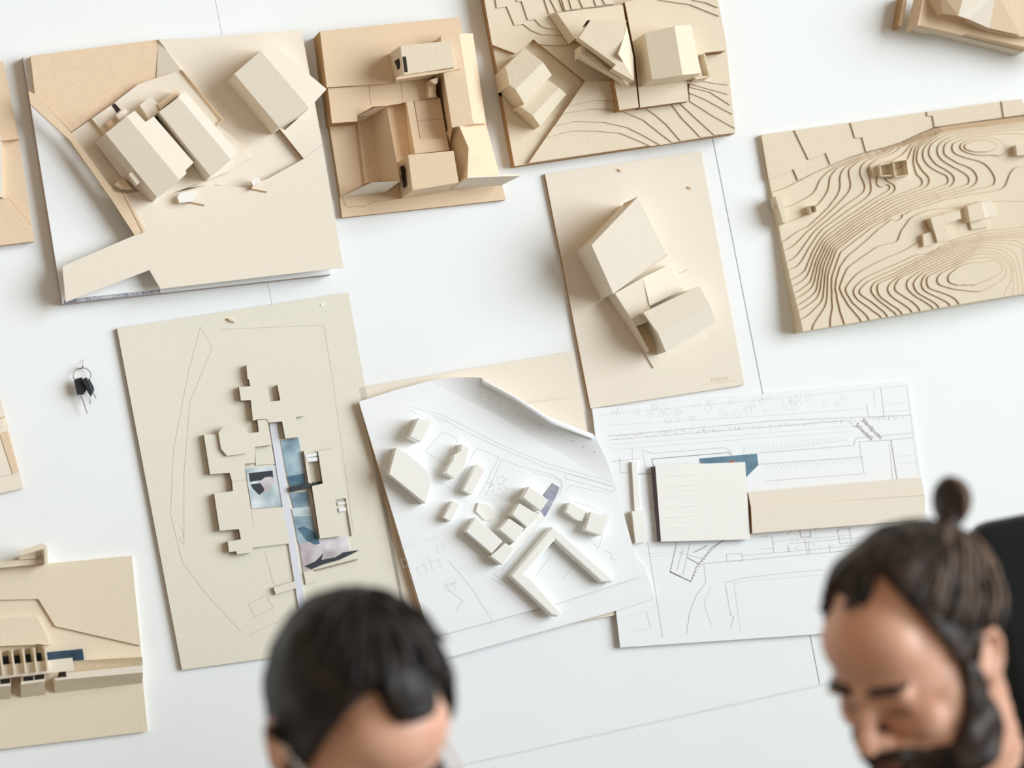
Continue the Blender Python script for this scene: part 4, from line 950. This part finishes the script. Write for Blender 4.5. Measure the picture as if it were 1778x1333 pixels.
ta = [(0,86),(14,86),(24,92),(34,99),(44,95),(54,78),(60,56),(66,28),(72,-4),(77,-30),(82,-30),(86,12),(100,22),(112,8),(120,-40),(135,-72),(180,-86)]
r1, HM1, bv1, P1 = person('person with short black hair and glasses, head bent, in a navy shirt', (622,1274), 2.35, 34, 40, -9, 14, (-.05,.13,.13), -.02, ta,
    lambda p: .013+.010*sstep((p.z-.03)/.09), HAIRA, NAVYC)
tb_ = [(0,99),(10,97),(18,100),(26,110),(36,118),(46,114),(54,98),(60,80),(66,56),(72,28),(78,-20),(84,-28),(88,10),(98,26),(112,10),(124,-40),(180,-72)]
bd = [(0,-46),(16,-50),(28,-60),(45,-62),(58,-48),(68,-18),(76,8),(84,4),(90,-45),(100,-60)]
r2, HM2, bv2, P2 = person('person with a hair bun and dark full beard, looking down, in a black shirt', (1590,1138), 2.45, -48, 30, -1, -16, (.085,.155,.12), .16, tb_,
    lambda p: .009+.006*sstep((p.z-.03)/.09), HAIRB, BLACKC, beard=bd)

# bun, strands
def strands(root, HM, bvh, starts, end, m, off, r, nm='hair_strands'):
    b = MB(); c_ = Vector((0, .012, .03))
    for (az, el), jit in starts:
        d0 = Vector((math.cos(R(el))*math.sin(R(az)), -math.cos(R(el))*math.cos(R(az)), math.sin(R(el)))); d1 = Vector(end).normalized(); path = []
        for k in range(13):
            d = d0.slerp(d1, k/12*.93); wd = (HM.to_3x3() @ d).normalized(); h = bvh.ray_cast(HM @ c_, wd, .2)
            dist = h[3] if h[0] is not None else .1; path.append(HM @ (c_+d*(dist+off+jit+.002*math.sin(k*1.1+az))))
        tube(b, path, r, m, seg=5)
    o = b.build(nm, root, smooth=True); o['kind'] = 'stuff'; return o
rs = random.Random(5)
bd_dir = (.0, .82, .57)
strands(r2, HM2, bv2, [((az+rs.uniform(-3,3), interp([(0,34),(26,58),(40,60),(55,34),(75,2),(120,-20),(180,-40)], abs(az))+rs.uniform(3,10)), rs.uniform(-.002,.002)) for az in range(-170, 171, 4)], bd_dir, HAIRB, .012, .0022)
strands(r2, HM2, bv2, [((az+rs.uniform(-3,3), interp([(0,34),(26,58),(40,60),(55,34),(75,4),(120,-16),(180,-40)], abs(az))+rs.uniform(4,16)), rs.uniform(-.001,.003)) for az in (-150,-110,-70,62,68,76,84,92,100,108,118,130)], bd_dir, HAIRL, .013, .0022, 'light_hair_strands')
b = MB(); bc = Vector((0, .134, .102))
bm = Blob()
for k in range(26):
    a = k/26*2*math.pi; q = bc+Vector((.010*math.cos(a), .006*math.sin(a), .010*math.sin(a))); ellipsoid(bm, HM2 @ Matrix.Translation(q), (.0125, .0125, .0125), 12, 8)
chain(bm, HM2, [(bc, .014), (Vector((0, .095, .07)), .013)])
blob_mesh('hair_bun', bm, .003, 2, HAIRB, r2)
for th, rr in ((0, .018), (.6, .020), (1.2, .018)):
    tube(b, [HM2 @ (bc+Vector((math.cos(a)*rr, math.sin(a)*rr*.7*math.cos(th)-.004, math.sin(a)*rr))) for a in [k*math.pi/12 for k in range(24)]], .004, HAIRL if th == .6 else HAIRB, True)
b.build('bun_coils', r2, smooth=True)
strands(r1, HM1, bv1, [((az+rs.uniform(-4,4), rs.uniform(45,62)), rs.uniform(-.002,.004)) for az in range(-110, 111, 7)], (.1, .45, .9), HAIRA, .022, .0025)

# glasses of the short-haired person
g = thing('glasses', 'pale-armed dark-rimmed glasses worn by the short-haired person', 'glasses', HM1 @ Vector((0, -.1, -.01)))
def hp(x, y, z): return HM1 @ Vector((x*.001, y*.001, z*.001))
for s in (-1, 1):
    ringp = [hp(s*34+26*math.cos(a)*(1 if s else 1), -106+abs(34+26*math.cos(a)*s*s)*.10, -12+19*math.sin(a)) for a in [k*math.pi/12 for k in range(24)]]
    b = MB(); tube(b, ringp, .0014, FRAMED, True); o = b.build('rim', g, smooth=True)
    b = MB(); o_ = Vector((0,0,0)); off = HM1.to_3x3() @ Vector((0, .0012, 0)); b.face(ringp, LENSM); b.face([p+off for p in reversed(ringp)], LENSM)
    for i in range(24): b.face([ringp[i], ringp[(i+1) % 24], ringp[(i+1) % 24]+off, ringp[i]+off], LENSM)
    b.build('lens', g)
    b = MB(); tube(b, [hp(s*60,-103,-6), hp(s*74,-85,-4), hp(s*79,-45,0), hp(s*81,-5,4), hp(s*84,18,8), hp(s*86,30,-8)], .0026, FRAMEW); b.build('temple_arm', g, smooth=True, label='pale grey temple arm')
b = MB(); tube(b, [hp(-9,-107,-8), hp(-4,-112,-4), hp(4,-112,-4), hp(9,-107,-8)], .0016, FRAMED); b.build('bridge', g, smooth=True)

# ------------------------------------------------------------------ chairs
def rbox(M4, sx, sy, sz, name, parent, m, bev=.02):
    bm = bmesh.new(); bmesh.ops.create_cube(bm, size=1, matrix=M4 @ Matrix.Diagonal((sx, sy, sz, 1)))
    bmesh.ops.bevel(bm, geom=bm.edges[:], offset=min(bev, sx*.45, sy*.45, sz*.45), segments=4, affect='EDGES', profile=.5)
    for f_ in bm.faces: f_.smooth = True
    bmesh.ops.translate(bm, verts=bm.verts, vec=-parent_origin(parent))
    me = bpy.data.meshes.new(name); bm.to_mesh(me); bm.free(); me.materials.append(m); o = bpy.data.objects.new(name, me); C.objects.link(o); o.parent = parent; return o
def chair(label, base, f, l, top, width, back_pos):
    """base on the floor under the seat, f the way it faces"""
    Z = Vector((0,0,1)); g = thing('office_chair', label, 'chair', base)
    Rb = Matrix((l, -f, Z)).transposed().to_4x4() if Matrix((l, -f, Z)).determinant() > 0 else Matrix((-l, -f, Z)).transposed().to_4x4()
    def T_(p): q = Rb.copy(); q.translation = p; return q
    rbox(T_(base+Z*.40), .50, .50, .09, 'seat', g, LEATH, .035)
    h = top-.46; rbox(T_(Vector((back_pos.x, back_pos.y, .46+h/2))) @ Matrix.Rotation(R(-3), 4, 'X'), width, .07, h, 'backrest', g, LEATH, .03)
    rbox(T_(base.lerp(Vector((back_pos.x, back_pos.y, 0)), .9)+Z*.42), .10, .06, .16, 'back_bracket', g, PLAST, .01)
    rbox(T_(base+Z*.36), .2, .2, .03, 'seat_plate', g, PLAST, .01)
    b = MB(); tube(b, [base+Z*.09, base+Z*.36], .03, PLAST, seg=16); b.build('gas_column', g, smooth=True)
    for k in range(5):
        a = k*2*math.pi/5; d = Vector((math.cos(a), math.sin(a), 0)); b = MB(); tube(b, [base+Z*.09, base+d*.28+Z*.075], .02, PLAST); lg = b.build('leg', g)
        b = MB(); n_ = Vector((-d.y, d.x, 0)); tube(b, [base+d*.28+Z*.028-n_*.018, base+d*.28+Z*.028+n_*.018], .028, PLAST, seg=14); o = b.build('caster', None); o.parent = lg
        o.data.transform(Matrix.Translation(-parent_origin(lg)))
    for s in (-1, 1):
        p = base+l*s*.28; rbox(T_(p+Z*.64), .06, .26, .03, 'armrest', g, PLAST, .012); rbox(T_(p+Z*.52), .03, .05, .24, 'armrest_post', g, PLAST, .01)
    return g
for P_, lab, corner, wdt in ((P1, 'black office chair under the short-haired person', None, .42), (P2, 'tall black leather office chair behind the bearded person', (1676, 912), .58)):
    f, l, pel = P_['f'], P_['l'], P_['pel']; base = Vector((pel.x, pel.y, 0))
    if corner:
        c_ = at(corner, 3.0); f2 = Vector((-FWD.x, -FWD.y, 0)).normalized(); l2 = Vector((RIGHT.x, RIGHT.y, 0)).normalized()
        bp_ = Vector((c_.x, c_.y, 0))+l2*wdt/2; chair(lab, bp_+f2*.26, f2, l2, c_.z, wdt, bp_)
    else: chair(lab, base, f, l, .86, wdt, base-f*.25)
